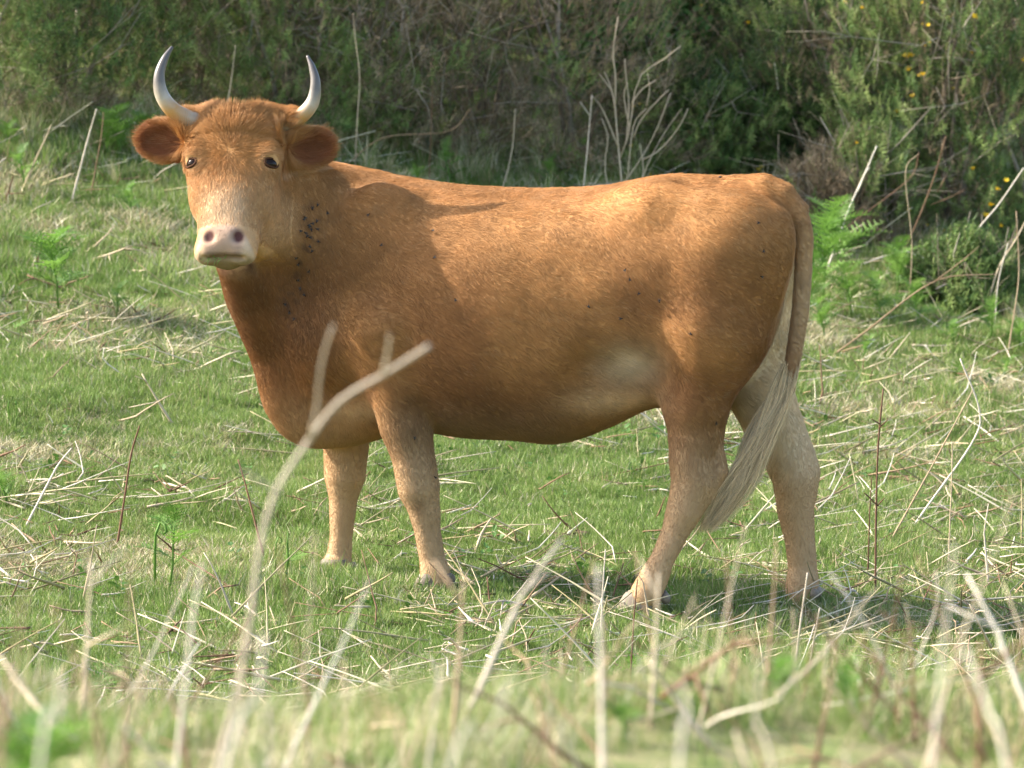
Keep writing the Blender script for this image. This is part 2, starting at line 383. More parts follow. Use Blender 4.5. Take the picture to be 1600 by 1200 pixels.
# ---- pigment of the coat, with some light and shade painted in (numpy; same field for skin and hair)
GING = np.array([.410, .202, .068]); GDK = np.array([.200, .084, .029]); PALE = np.array([.64, .43, .23]); CREAM = np.array([.74, .58, .38]); PINK = np.array([.40, .27, .185])
def pix(p):
    d = p - CAM; z = d @ _f; return 800 + FPX * (d @ _r) / z, 600 - FPX * (d @ _u) / z
LEGS = [W(.36, .17, 0), W(.56, -.2, 0), W(-.42, .2, 0), W(-.8, -.1, 0)]
def pigment(p, fine=0.0):
    c = np.repeat(GING[None], len(p), 0); l = U(p); u, v, w = l[:, 0], l[:, 1], l[:, 2]
    def blend(col, m): c[:] = c + (col - c) * np.clip(m, 0, 1)[:, None]
    n1 = noiseA(p, 5.0); n2 = noiseB(p, 14.0); n3 = noiseC(p, 45.0)
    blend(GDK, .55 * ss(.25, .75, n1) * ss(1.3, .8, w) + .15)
    blend(GDK * .6, .95 * ss(.80, .52, w) * ss(-.35, -.05, u) * ss(.5, .3, u))                # belly: browner coat, deepened with painted shade
    blend(GDK * .85, .75 * ss(.45, .62, u) * ss(1.15, .95, w) * ss(.45, .7, w))            # shoulder / neck: darker coat plus painted shadow
    blend(GING * 1.12, .5 * ss(1.12, 1.25, w) * ss(.2, -.2, u))  # upper back and rump lightened, sunlit tone painted into the coat
    legm = ss(.66, .36, w); blend(np.array([.50, .34, .19]), .75 * legm); blend(PALE, .30 * ss(.22, .05, w))
    g = lambda cc, r: np.exp(-(((p - cc) / r) ** 2).sum(1))
    blend(CREAM, (.55 + .7 * n2) * g(P(975, 566, -.26), np.array([.085, .25, .065])))                     # flank
    blend(PALE, .9 * g(P(960, 625, -.2), np.array([.14, .2, .05])))
    inner = ss(.02, -.05, v) * ss(-.55, -.66, u) * ss(1.1, 1.0, w)
    blend(CREAM * .97, .85 * inner * (ss(.3, .5, w)))                                     # inside of the far thigh
    blend(CREAM, .6 * g(W(-.84, .0, .95), np.array([.07, .09, .25])))
    blend(PALE * .9, .8 * g(P(560, 640, .05), np.array([.10, .2, .035])))                    # elbow folds
    blend(GDK * .6, .6 * g(P(655, 790, -.12), np.array([.022, .04, .03])))                # knee smudge
    # head
    d = p - HP; t = d @ HL / q; r = d @ HR; nf = d @ HN; hm = ss(-.22, -.12, nf) * ss(-.16, -.05, t) * ss(.22, .16, np.abs(r)) * ss(.62, .58, t)
    hm = hm * (p[:, 1] < .02)
    blend(GING * 1.05, hm); blend(PALE * np.array([1, .95, .9]), .50 * hm * ss(.18, .32, t))
    blend(np.array([.72, .53, .33]), .75 * hm * ss(.24, .34, t) * ss(.09, .03, np.abs(r + .01)) * ss(.46, .38, t))
    for sg in (1, -1):
        e = H(sg * .118, .182 * q, .03); blend(np.array([.58, .38, .21]), .5 * np.exp(-(((p - e) @ HR) / .042) ** 2 - (((p - e) @ HL) / .034) ** 2 - (((p - e) @ HN) / .06) ** 2) * hm)
    mz = hm * ss(.395, .42, t - .045 * (np.abs(r) / .07) ** 2.5); blend(PINK, mz); blend(np.array([.53, .38, .24]), .9 * mz * ss(.045, .07, np.abs(r))); blend(np.array([.36, .24, .17]), .2 * mz * ss(.03, .015, np.abs(r)) * ss(.45, .48, t))  # last blend paints brown shading low on the nose pad
    blend(np.array([.12, .07, .04]), .6 * hm * ss(.065, .045, np.abs(r)) * ss(.008, .003, np.abs(t - .502)) )  # shade of the mouth groove painted as a dark line
    for sg in (1, -1): blend(np.array([.09, .035, .03]), 1.7 * np.exp(-(((p - H(sg * .045, .452 * q, .035)) @ HR) / .015) ** 2 - (((p - H(sg * .045, .447 * q, .035)) @ HL) / .018) ** 2) * hm)
    chin = hm * ss(.500, .512, t); blend(np.array([.25, .18, .09]), .8 * chin)
    for cc, ax, nn, oo, sg in EARS:
        qd = p - cc; a_, n_, o_ = qd @ ax, qd @ nn, qd @ oo; em = (np.abs(a_) < .1) & (np.abs(o_) < .075) & (np.abs(n_) < .06)
        blend(np.array([.28, .105, .045]), em * ss(.062, .045, np.abs(o_ + .004)) * ss(.085, .065, a_) * ss(.022, .008, n_) * .95)
        blend(np.array([.62, .40, .22]), em * ss(.050, .064, np.abs(o_ + .004)) * .6)
    # dark scurf on neck and shoulder
    px_, py_ = pix(p); nearside = (v > 0) & (p[:, 1] < .2)
    band = np.exp(-((px_ - (488 - .16 * (py_ - 330) - .0006 * (py_ - 330) ** 2)) / 17) ** 2) * ss(300, 330, py_) * ss(540, 480, py_) * nearside
    blend(np.array([.09, .05, .035]), .6 * band * ss(.55, .78, noiseC(p, 80)) + .2 * band * ss(.5, .7, n2))
    lw = lerp(1, .3, ss(.62, .45, w)); c *= (1 + .28 * (n2 - .5) * lw)[:, None] * (1 + .2 * (n3 - .5) * lw)[:, None]
    return np.clip(c, .01, .9)
cv = pigment(cowV)

def attr_mat(name, attr, rough=.75, spec=.25):
    m = mat(name, rough, spec); a = m.node_tree.nodes.new('ShaderNodeAttribute'); a.attribute_name = attr
    feed(m, a.outputs['Color']); return m
skin_m = attr_mat('cow_hide', 'pigment', .7, .2); hair_m = attr_mat('cow_hair', 'pigment', .55, .25)
nt = hair_m.node_tree
# soft forward scattering of the coat
tr = nt.nodes.new('ShaderNodeBsdfTranslucent'); mx = nt.nodes.new('ShaderNodeMixShader'); mx.inputs[0].default_value = .18
b_ = [n for n in nt.nodes if n.type == 'BSDF_PRINCIPLED'][0]; at_ = [n for n in nt.nodes if n.type == 'ATTRIBUTE'][0]; o_n = [n for n in nt.nodes if n.type == 'OUTPUT_MATERIAL'][0]
nt.links.new(at_.outputs['Color'], tr.inputs['Color']); nt.links.new(b_.outputs[0], mx.inputs[1]); nt.links.new(tr.outputs[0], mx.inputs[2]); nt.links.new(mx.outputs[0], o_n.inputs[0])
cow = empty('cow', tuple(W(0, 0, 0))); tag(cow, 'ginger brown horned cow standing side-on in the grass and looking at the viewer', 'cow')
CLOC = W(0, 0, 0)
def cowpart(name, data): o = link(name, data, cow, tuple(-CLOC)); return o
body_me = mesh_from('body', cowV, cowF, skin_m)
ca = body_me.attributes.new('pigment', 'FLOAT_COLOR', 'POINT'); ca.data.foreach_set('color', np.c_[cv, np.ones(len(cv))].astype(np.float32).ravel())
cowpart('body', body_me)

# ---- coat: short hairs following the lie of the fur
def strands(name, roots, pts, rad0, col, m, k):
    """pts (n,k,3)"""
    n = len(pts); hc = bpy.data.hair_curves.new(name); hc.add_curves([k] * n)
    hc.attributes['position'].data.foreach_set('vector', pts.astype(np.float32).ravel()) if 'position' in hc.attributes else hc.points.foreach_set('position', pts.astype(np.float32).ravel())
    ra = hc.attributes.get('radius') or hc.attributes.new('radius', 'FLOAT', 'POINT')
    prof = np.linspace(1, .25, k)[None] * np.asarray(rad0).reshape(-1, 1) * np.ones((n, 1))
    ra.data.foreach_set('value', prof.astype(np.float32).ravel())
    a = hc.attributes.new('pigment', 'FLOAT_COLOR', 'CURVE'); a.data.foreach_set('color', np.c_[col, np.ones(n)].astype(np.float32).ravel())
    hc.materials.append(m); return hc
rg = np.random.default_rng(7)
tri = np.concatenate([cowF[:, [0, 1, 2]], cowF[:, [0, 2, 3]]])
A_, B_, C_ = cowV[tri[:, 0]], cowV[tri[:, 1]], cowV[tri[:, 2]]
cr = np.cross(B_ - A_, C_ - A_); ar = np.linalg.norm(cr, axis=1) / 2; fn_ = cr / (2 * ar[:, None] + 1e-12)
vn = np.zeros_like(cowV)
for k_ in range(3): vn += np.stack([np.bincount(tri[:, k_], cr[:, j], minlength=len(cowV)) for j in range(3)], 1)
vn = nrm(vn)
if (vn * (cowV - cowV.mean(0))).sum(1).mean() < 0: vn = -vn; print('FLIP')
cen = (A_ + B_ + C_) / 3
dens = ar.copy()
dh = cen - HP; hm_ = (np.linalg.norm(dh, axis=1) < .62) & (cen[:, 1] < .05)
dens *= np.where(hm_, 1.6, 1.0)
NH = 560000
ti = np.searchsorted(np.cumsum(dens) / dens.sum(), rg.random(NH)); ti = np.clip(ti, 0, len(tri) - 1)
r1, r2 = np.sqrt(rg.random(NH)), rg.random(NH); wA, wB, wC = 1 - r1, r1 * (1 - r2), r1 * r2
root = A_[ti] * wA[:, None] + B_[ti] * wB[:, None] + C_[ti] * wC[:, None]
nor = nrm(vn[tri[ti, 0]] * wA[:, None] + vn[tri[ti, 1]] * wB[:, None] + vn[tri[ti, 2]] * wC[:, None])
l = U(root); uu, vv, ww = l.T
flow = -CF * .8 + np.array([0, 0, -.55]) + 0 * root
flow = flow + np.outer(ss(.62, .45, ww), np.array([0, 0, -1.6])) + CF[None] * ss(.62, .4, ww)[:, None] * .7
fl_h = ss(.5, .62, uu)[:, None] * (np.array([.2, 0, -1.2]) - flow) * .6; flow = flow + fl_h
dd = root - HP; ht = dd @ HL / q; hr = dd @ HR; hn = dd @ HN
hmask = (hn > -.17) & (ht > -.12) & (ht < .62) & (np.abs(hr) < .17) & (root[:, 1] < .02)
wh = H(-.002, .175 * q, 0); dw = root - wh; rw, tw = dw @ HR, dw @ HL
dirh = HR[None] * (rw / (np.hypot(rw, tw) + .02))[:, None] + HL[None] * ((tw + .02) / (np.hypot(rw, tw) + .03) + .25 * (tw > 0))[:, None]
dirh = np.where((tw > .04)[:, None], dirh * .5 + HL[None], dirh)
flow = np.where(hmask[:, None], dirh, flow)
earm = np.zeros(NH, bool); earin = np.zeros(NH, bool)
for cc, ax, nn, oo, sg in EARS:
    qd = root - cc; m_ = (np.abs(qd @ ax) < .105) & (np.abs(qd @ oo) < .08) & (np.abs(qd @ nn) < .07) & ((qd @ ax) > -.085)
    flow[m_] = ax + .8 * (qd[m_] / .07); earm |= m_; earin |= m_ & ((nor @ nn) > .2) & (np.linalg.norm(np.c_[(qd @ ax) / .08, (qd @ oo) / .055], axis=1) < 1)
wob = np.stack([noiseA(root + 3, 22) - .5, noiseB(root + 5, 22) - .5, noiseC(root + 9, 22) - .5], 1) * .9 + rg.normal(0, .10, (NH, 3))
wob *= lerp(1, .3, ss(.62, .45, ww))[:, None]; flow = nrm(flow) + wob * .7; flow = flow - nor * (flow * nor).sum(1)[:, None]; flow = nrm(flow)
ln = .0145 * (.6 + .8 * rg.random(NH)); lift = .17 + .08 * rg.standard_normal(NH)
ln *= lerp(1, .45, ss(.5, .3, ww)); ln *= np.where(hmask, .85, 1)
mzm = hmask & (ht > .40); ln[mzm] *= .22
top = hmask & (ht < .10) & (ht > -.1); ln[top] *= 1.7; lift[top] += .25
crest = (np.abs(vv) < .09) & (ww > 1.15) & ~hmask; ln[crest] *= 1.0; lift[crest] += .2
ln[earm] *= 1.4; lift[earm] += .2; ln[earin] *= 1.5; 
fluff = hmask & (ht < .22) & (ht > .0); ln[fluff] *= 1.35; lift[fluff] += .18
for sg in (1, -1):
    e = H(sg * .118, .182 * q, .025); m_ = np.linalg.norm(root - e, axis=1) < .024; ln[m_] *= .05
    for nz in (H(sg * .045, .45 * q, .035),): ln[np.linalg.norm(root - nz, axis=1) < .028] *= .1
flk = np.exp(-(((root - P(975, 560, -.26)) / np.array([.12, .2, .10])) ** 2).sum(1)); ln *= 1 + .9 * flk
clump = noiseB(root, 60); clump = .5 + (clump - .5) * lerp(1, .3, ss(.62, .45, ww)); ln *= .8 + .4 * clump
d1 = nrm(flow + nor * np.clip(lift, .05, 1.2)[:, None]); d2 = nrm(flow + nor * (np.clip(lift, .05, 1.2) * .35)[:, None])
# pull the tips together into small locks
K = 4; pts = np.zeros((NH, K, 3)); pts[:, 0] = root - nor * .001
pts[:, 1] = root + d1 * (ln * .33)[:, None]; pts[:, 2] = pts[:, 1] + nrm(d1 + d2) * (ln * .33)[:, None]; pts[:, 3] = pts[:, 2] + d2 * (ln * .34)[:, None]
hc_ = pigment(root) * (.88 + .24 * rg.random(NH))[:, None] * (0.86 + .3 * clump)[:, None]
light = rg.random(NH) < .03 + .22 * ss(.62, .8, noiseC(root * np.array([.5, 1, 1.6]), 30)) * ss(.2, .5, noiseA(root, 4)); hc_[light] = hc_[light] * .6 + np.array([.55, .36, .18]) * .4
cowpart('coat', strands('coat', root, pts, .00045 + .0002 * rg.random(NH), np.clip(hc_, .01, .85), hair_m, K))

# ---- horns
horn_m = mat('horn', .35, .45); nt = horn_m.node_tree
at = nt.nodes.new('ShaderNodeAttribute'); at.attribute_name = 'along'
hn_ = noise_sock(nt, 30, 3); ad = nt.nodes.new('ShaderNodeMath'); ad.operation = 'MULTIPLY_ADD'; ad.inputs[1].default_value = .12; nt.links.new(hn_, ad.inputs[0]); nt.links.new(at.outputs['Fac'], ad.inputs[2])
feed(horn_m, ramp(nt, ad.outputs[0], [(0.0, (.26, .18, .11)), (.20, (.40, .31, .21)), (.38, (.45, .25, .085)), (.52, (.42, .36, .28)), (.66, (.13, .115, .10)), (1.0, (.085, .075, .07))]))
bp = nt.nodes.new('ShaderNodeBump'); bp.inputs['Strength'].default_value = .25; bp.inputs['Distance'].default_value = .003
nt.links.new(noise_sock(nt, 60, 3), bp.inputs['Height']); nt.links.new(bp.outputs[0], _bs(horn_m)[0].inputs['Normal'])
def horn(kp, rads):
    kp = np.array(kp); k = len(kp); T = np.linspace(0, k - 1, 40); pts = []; rr = []
    dk = np.gradient(kp, axis=0); 
    for t in T:
        i = min(int(t), k - 2); z = t - i
        pts.append((2*z**3-3*z**2+1)*kp[i] + (z**3-2*z**2+z)*dk[i] + (-2*z**3+3*z**2)*kp[i+1] + (z**3-z**2)*dk[i+1]); rr.append(lerp(rads[i], rads[i+1], z))
    b = MB(); b.tube(pts, rr, 20); me = b.mesh('horn', horn_m)
    a = me.attributes.new('along', 'FLOAT', 'POINT'); a.data.foreach_set('value', np.repeat(np.linspace(0, 1, 40), 20).astype(np.float32)); return cowpart('horn', me)
horn([P(312, 192, -.03), P(290, 184, -.04), P(268, 170, -.05), P(252, 146, -.055), P(249, 118, -.05), P(257, 93, -.035), P(269, 73, -.02)], [.031, .0275, .0250, .0215, .017, .0122, .0045])
horn([P(430, 196, -.03), P(453, 189, -.04), P(474, 178, -.05), P(489, 158, -.055), P(493, 130, -.05), P(488, 106, -.035), P(480, 87, -.02)], [.030, .0265, .0240, .0205, .016, .011, .004])
# ---- eyes
eye_m = mat('eye', .08, .18); feed(eye_m, ramp(eye_m.node_tree, noise_sock(eye_m.node_tree, 60), [(0, (.006, .003, .002)), (1, (.018, .008, .004))]))
lid_m = mat('eyelid', .7, .08); feed(lid_m, ramp(lid_m.node_tree, noise_sock(lid_m.node_tree, 80), [(0, (.045, .02, .010)), (1, (.10, .045, .024))]))
def ball(c, A, rad, n=20, m=10):
    V = []; Fc = []
    for i in range(m + 1):
        th = math.pi * i / m
        for j in range(n):
            ph = 2 * math.pi * j / n; V.append(np.asarray(c) + A[0] * rad[0] * math.sin(th) * math.cos(ph) + A[1] * rad[1] * math.sin(th) * math.sin(ph) + A[2] * rad[2] * math.cos(th))
    for i in range(m):
        for j in range(n): Fc.append((i * n + j, i * n + (j + 1) % n, (i + 1) * n + (j + 1) % n, (i + 1) * n + j))
    return V, Fc
for sg in (-1, 1):
    c = H(sg * .117, .187 * q, .020); outn = nrm(HN * .72 + HR * sg * .6)
    A0 = nrm(HR - outn * (HR @ outn)); A1 = np.cross(outn, A0)
    V, Fc = ball(c, (A0, A1, outn), (.0255, .0205, .0200)); e = cowpart('eye', mesh_from('eye', V, Fc, eye_m))
    b = MB(); ring = []
    for j in range(25):
        g = 2 * math.pi * j / 24; ring.append(c + outn * (.0150 - .005 * abs(math.cos(g))) + A0 * .0230 * math.cos(g) + A1 * .0148 * math.sin(g) * (1 if math.sin(g) < 0 else .95))
    b.tube(ring, .0036, 8, cap=False); cowpart('eyelid', b.mesh('eyelid', lid_m))
# ---- hooves (two claws each) and dewclaws
hoof_m = vary_mat('hoof', [(0, (.10, .08, .06)), (.6, (.24, .19, .14)), (1, (.34, .28, .21))], 25, .6, .35, bump=.4, bscale=90)
def hoof(c, fwd, wid=.088, ln_=.115, ht=.062, tilt=0.0):
    fwd = nrm(np.array([fwd[0], fwd[1], 0.0])); side = np.array([-fwd[1], fwd[0], 0]); fw = nrm(fwd + np.array([0, 0, tilt])); up = nrm(ZU - fw * fw[2])
    ob = empty('hoof'); ob.parent = cow; ob.location = tuple(-CLOC)
    for sg in (1, -1):
        rows = []
        for z, s1, toe in ((0, 1.0, 1.0), (.4, .95, .86), (.8, .84, .70), (1.0, .72, .60)):
            ring = []
            for a in range(14):
                g = 2 * math.pi * a / 14; x = math.cos(g); y = math.sin(g)
                L = ln_ * (.62 * toe if x > 0 else .40) ; wdt = wid * .25 * s1 * (1 - .25 * max(x, 0) ** 2)
                ring.append(c + fw * (x * L + ln_ * .05 * (1 - z)) + side * (y * wdt + sg * wid * .255 * (1 - .12 * max(x, 0))) + up * (z * ht * (1 - .0 * x)))
            rows.append(ring)
        V = [v for r_ in rows for v in r_]; Fc = [(i * 14 + j, i * 14 + (j + 1) % 14, (i + 1) * 14 + (j + 1) % 14, (i + 1) * 14 + j) for i in range(3) for j in range(14)] + [tuple(range(14))[::-1], tuple(42 + j for j in range(14))]
        o = link('claw', mesh_from('claw', V, Fc, hoof_m), ob)
    return ob
hoof(P(681, 926, -.10), CF * .9 + CN * .5); hoof(P(524, 903, .26), CF + CN * .1, ln_=.10)
hoof(P(1000, 957, -.335), CF, tilt=.05); hoof(P(1249, 962, -.035), CF * .8 + CN * .6)
def dew(c, d):
    V, Fc = ball(c, (nrm(np.cross(d, ZU)), ZU, d), (.014, .018, .016), 10, 6); cowpart('dewclaw', mesh_from('dewclaw', V, Fc, hoof_m))
for c, d in ((P(704, 905, -.09), -CF), (P(700, 906, -.05), -CF), (P(551, 886, .24), -CF), (P(1040, 935, -.34), -CF), (P(1036, 930, -.30), -CF), (P(1277, 925, -.05), -CF), (P(1272, 928, -.09), -CF)): dew(c, d.copy())
# ---- tail switch and whisker-like mouth hair
nS = 6500; t0 = rg.random(nS); key = np.array([P(1236, 560, -.225), P(1222, 610, -.235), P(1201, 660, -.25), P(1176, 712, -.26), P(1148, 766, -.27), P(1106, 832, -.27)])
spread = np.array([.009, .016, .021, .025, .025, .016])
off = rg.normal(0, 1, (nS, 2)); st = t0 * 2.2; en = np.minimum(st + 1.4 + 2.6 * rg.random(nS), 5 - .3 * rg.random(nS)); K = 9; pts = np.zeros((nS, K, 3))
lockn = (np.arange(nS) % 70); lo = rg.normal(0, 1, (70, 2)); off = off * .38 + lo[lockn] * .75
for i in range(K):
    tt = st + (en - st) * i / (K - 1); a = np.floor(tt).astype(int).clip(0, 4); z = tt - a
    c = key[a] * (1 - z)[:, None] + key[a + 1] * z[:, None]; sp = spread[a] * (1 - z) + spread[a + 1] * z
    wv = (.005 + .003 * tt) * np.sin(tt * (1.1 + .17 * (lockn % 7)) + lockn * 2.1 + off[:, 1] * .5)
    pts[:, i] = c + np.stack([off[:, 0] * sp + wv, off[:, 1] * sp * .8, off[:, 0] * sp * .45 + rg.normal(0, .001, nS)], 1)
colt = np.array([.95, .74, .46]) * (.55 + .6 * rg.random(nS))[:, None]; dk = rg.random(nS) < .3; colt[dk] *= .7
cowpart('tail_switch', strands('tail_switch', None, pts, .00065, colt, hair_m, K))
# ================================================================ VEGETATION
vr = random.Random(11); vg = np.random.default_rng(11)
def scatter(name, protos, pos, rot, scl, idx, label=None):
    """one object of kind stuff: every point carries one of the prototype meshes"""
    pc = bpy.data.collections.new(name + '_kinds')
    for i, me in enumerate(protos):
        o = bpy.data.objects.new('%s_kind_%02d' % (name, i), me); pc.objects.link(o)
    me = bpy.data.meshes.new(name); me.vertices.add(len(pos)); me.vertices.foreach_set('co', np.asarray(pos, np.float32).ravel())
    for nm, ty, arr, key in (('rot', 'FLOAT_VECTOR', rot, 'vector'), ('scl', 'FLOAT', scl, 'value'), ('idx', 'INT', idx, 'value')):
        a = me.attributes.new(nm, ty, 'POINT'); a.data.foreach_set(key, np.asarray(arr, np.int32 if ty == 'INT' else np.float32).ravel())
    o = link(name, me); tag(o, kind='stuff')
    if label: o['label'] = label
    ng = bpy.data.node_groups.new(name, 'GeometryNodeTree')
    ng.interface.new_socket('Geometry', in_out='INPUT', socket_type='NodeSocketGeometry'); ng.interface.new_socket('Geometry', in_out='OUTPUT', socket_type='NodeSocketGeometry')
    N = ng.nodes; L = ng.links; gi = N.new('NodeGroupInput'); go = N.new('NodeGroupOutput')
    iop = N.new('GeometryNodeInstanceOnPoints'); ci = N.new('GeometryNodeCollectionInfo'); ci.inputs['Collection'].default_value = pc
    ci.inputs['Separate Children'].default_value = True; ci.inputs['Reset Children'].default_value = True
    iop.inputs['Pick Instance'].default_value = True
    def na(nm, dt):
        n = N.new('GeometryNodeInputNamedAttribute'); n.data_type = dt; n.inputs['Name'].default_value = nm; return [q_ for q_ in n.outputs if q_.enabled and q_.name == 'Attribute'][0]
    L.new(gi.outputs[0], iop.inputs['Points']); L.new(ci.outputs[0], iop.inputs['Instance'])
    L.new(na('idx', 'INT'), iop.inputs['Instance Index']); L.new(na('rot', 'FLOAT_VECTOR'), iop.inputs['Rotation']); L.new(na('scl', 'FLOAT'), iop.inputs['Scale'])
    L.new(iop.outputs[0], go.inputs[0])
    md = o.modifiers.new('scatter', 'NODES'); md.node_group = ng
    return o

# ---- colours
grass_m = vary_mat('grass_blade', [(.25, (.095, .155, .030)), (.45, (.15, .240, .050)), (.6, (.22, .30, .078)), (.8, (.35, .36, .15))], 2.0, .55, .3, transl=.35, rnd=.65, wscale=1.3)
thatch_m = vary_mat('dry_grass', [(.2, (.30, .25, .13)), (.5, (.48, .42, .25)), (.8, (.64, .58, .42))], 6.0, .8, .2, transl=.15, rnd=.7)
straw_m = vary_mat('dead_bracken', [(.2, (.15, .08, .04)), (.45, (.32, .22, .13)), (.65, (.48, .38, .25)), (.9, (.58, .48, .35))], 9.0, .7, .3, rnd=.65, bump=.5, bscale=70)
pale_m = vary_mat('bleached_stalk', [(.2, (.42, .35, .26)), (.6, (.62, .55, .45)), (.9, (.66, .60, .49))], 9.0, .65, .3, rnd=.5, bump=.4, bscale=70)
brown_m = vary_mat('brown_stalk', [(.2, (.09, .045, .025)), (.6, (.19, .10, .06)), (.9, (.30, .18, .11))], 12.0, .75, .25, rnd=.5, bump=.4, bscale=70)
fern_m = vary_mat('young_frond', [(.2, (.09, .19, .03)), (.6, (.14, .27, .045)), (.9, (.22, .35, .08))], 6.0, .55, .3, transl=.4, rnd=.6)
gorse_m = vary_mat('gorse_green', [(.30, (.035, .075, .020)), (.44, (.09, .165, .036)), (.56, (.19, .28, .065)), (.70, (.34, .40, .13))], 3.0, .6, .3, transl=.15, rnd=.6, wscale=1.6)
gdead_m = vary_mat('gorse_dead', [(.30, (.07, .05, .03)), (.5, (.17, .125, .075)), (.68, (.34, .27, .17))], 3.0, .85, .15, rnd=.6, wscale=1.6)
wood_m = vary_mat('gorse_wood', [(.2, (.09, .07, .05)), (.5, (.22, .18, .13)), (.8, (.40, .35, .28))], 7.0, .85, .15, rnd=.5, bump=.6, bscale=50)
flower_m = vary_mat('gorse_flower', [(.2, (.75, .48, .02)), (.8, (.90, .66, .05))], 20.0, .6, .3, transl=.3, rnd=.6)
leaf_m = vary_mat('bramble_leaf', [(.2, (.05, .12, .02)), (.6, (.09, .19, .035)), (.9, (.14, .26, .05))], 6.0, .5, .35, transl=.3, rnd=.6)

# ---- turf
def tuft(seed, n, hmin, hmax, rad, w, lean, dry=.12, seg=2):
    g = random.Random(seed); b = MB()
    for _ in range(n):
        a, r = g.uniform(0, 6.28), rad * math.sqrt(g.random()); x, y = r * math.cos(a), r * math.sin(a); h_ = g.uniform(hmin, hmax)
        la = g.uniform(0, 6.28); le = h_ * lean * g.random() ; t_ = (x + le * math.cos(la), y + le * math.sin(la), h_ * (1 - .3 * lean * g.random()))
        s_a = g.uniform(0, 6.28); b.blade((x, y, -.01), t_, w * g.uniform(.7, 1.3), (0, 0, h_ * .12 * g.random()), (math.cos(s_a), math.sin(s_a), 0), seg, 1 if g.random() < dry else 0)
    return b.mesh('turf', [grass_m, thatch_m], smooth=False)
turfs = [tuft(100 + i, 70, .012, .045, .075, .0034, 1.1, .10) for i in range(5)] + [tuft(120 + i, 45, .03, .085, .055, .0036, .8, .12) for i in range(4)] \
    + [tuft(130 + i, 40, .01, .04, .08, .0032, 2.2, .75) for i in range(4)]
def inview(x, y, mgn=.35):
    hw = (y + 15) * .1046 + mgn; return np.abs(x) < hw
def turf(name, y0, y1, dens, kinds, smin, smax, seed, dry=.2, long_=.2):
    g = np.random.default_rng(seed); hw = (y1 + 15) * .1046 + .5; n = int(dens * 2 * hw * (y1 - y0)); x = g.uniform(-hw, hw, n); y = g.uniform(y0, y1, n); m = inview(x, y, .5); x, y = x[m], y[m]; n = len(x)
    p = np.stack([x, y, gz(x, y)], 1); pn = np.c_[x, y, x * 0]; na_ = noiseA(pn, 1.6); nb = noiseB(pn + 7, 1.1); nc_ = noiseC(pn, 4.0)
    idx = g.integers(0, 5, n); lm = (na_ + .25 * nc_ + g.normal(0, .1, n)) > (1.05 - long_); idx[lm] = g.integers(5, 9, lm.sum())
    dm = (nb * .6 + nc_ * .4 + g.normal(0, .10, n)) > (.78 - dry); idx[dm] = g.integers(9, 13, dm.sum())
    rot = np.c_[g.normal(0, .12, n), g.normal(0, .12, n), g.uniform(0, 6.28, n)]
    return scatter(name, turfs, p, rot, g.uniform(smin, smax, n) * (.75 + .5 * nc_), idx)
turf('grass', -3.4, 3.2, 1500, None, .55, 1.05, 1, .13, .22)
turf('hillside_grass', 3.2, 9.5, 850, None, .8, 1.4, 2, .22, .30)
# foreground bank: longer grass
longs = [tuft(150 + i, 30, .05, .17, .07, .0042, .9, [.1, .25, .7, .2, .5][i], 3) for i in range(5)]
g = np.random.default_rng(5); n = 10500; x = g.uniform(-1.9, 1.9, n); y = g.uniform(-10.6, -3.6, n); m = inview(x, y, .3); x, y = x[m], y[m]; n = len(x)
pn = np.c_[x, y, 0 * x]; hv = .35 + 1.25 * noiseA(pn, 2.2) * noiseB(pn, 4.5) * 1.6; kp = noiseC(pn, 3.0) + g.normal(0, .12, n) > .36; x, y, hv = x[kp], y[kp], hv[kp]; n = len(x)
scatter('bank_grass', longs, np.stack([x, y, gz(x, y)], 1), np.c_[g.normal(0, .15, n), g.normal(0, .15, n), g.uniform(0, 6.28, n)], g.uniform(.45, .85, n) * hv, g.integers(0, 5, n))
# ================================================================ GORSE HEDGE
def sprig(seed, kind):
    g = random.Random(seed); b = MB(); L = .10
    bend = np.array([g.uniform(-.02, .02), g.uniform(-.02, .02), 0]); c = lambda t: np.array([0, 0, L * t]) + bend * t * t
    mi = 1 if kind == 'dead' else 0
    if kind == 'leaf':
        b.tube([c(0), c(.5), c(1)], [.0012, .001, .0005], 3, 1)
        for i in range(7):
            t = .15 + .85 * i / 6; a = i * 2.4 + g.random(); d = np.array([math.cos(a), math.sin(a), .25]); s_ = np.array([-math.sin(a), math.cos(a), g.uniform(-.3, .3)]); l_ = g.uniform(.028, .045); o = c(t)
            w_ = l_ * .32; V = [o, o + d * l_ * .35 + s_ * w_, o + d * l_ * .75 + s_ * w_ * .7, o + d * l_ - np.array([0, 0, .004]), o + d * l_ * .75 - s_ * w_ * .7, o + d * l_ * .35 - s_ * w_]
            b.add(V, [(0, 1, 2, 3), (0, 3, 4, 5)], 0)
        return b.mesh('leaf_sprig', [leaf_m, wood_m], False)
    b.tube([c(0), c(.5), c(1)], [.0016, .0012, .0006], 3, 1)
    n = 20 if kind == 'green' else 11
    for i in range(n):
        t = .1 + .9 * i / n; a = i * 2.4 + g.random(); up = g.uniform(.3, 1.0); l_ = g.uniform(.014, .030) * (1 if kind == 'green' else 1.5)
        d = nrm(np.array([math.cos(a), math.sin(a), up])); o = c(t); s_ = np.array([-math.sin(a), math.cos(a), 0])
        b.blade(o, o + d * l_, .0042 if kind == 'green' else .0022, (0, 0, 0), s_, 1, mi, .2)
        if kind == 'green': b.blade(o + d * l_ * .4, o + d * l_ * .4 + nrm(s_ + d * .5) * l_ * .5, .003, (0, 0, 0), (0, 0, 1), 1, mi, .2)
    return b.mesh('sprig', [gorse_m, gdead_m], False)
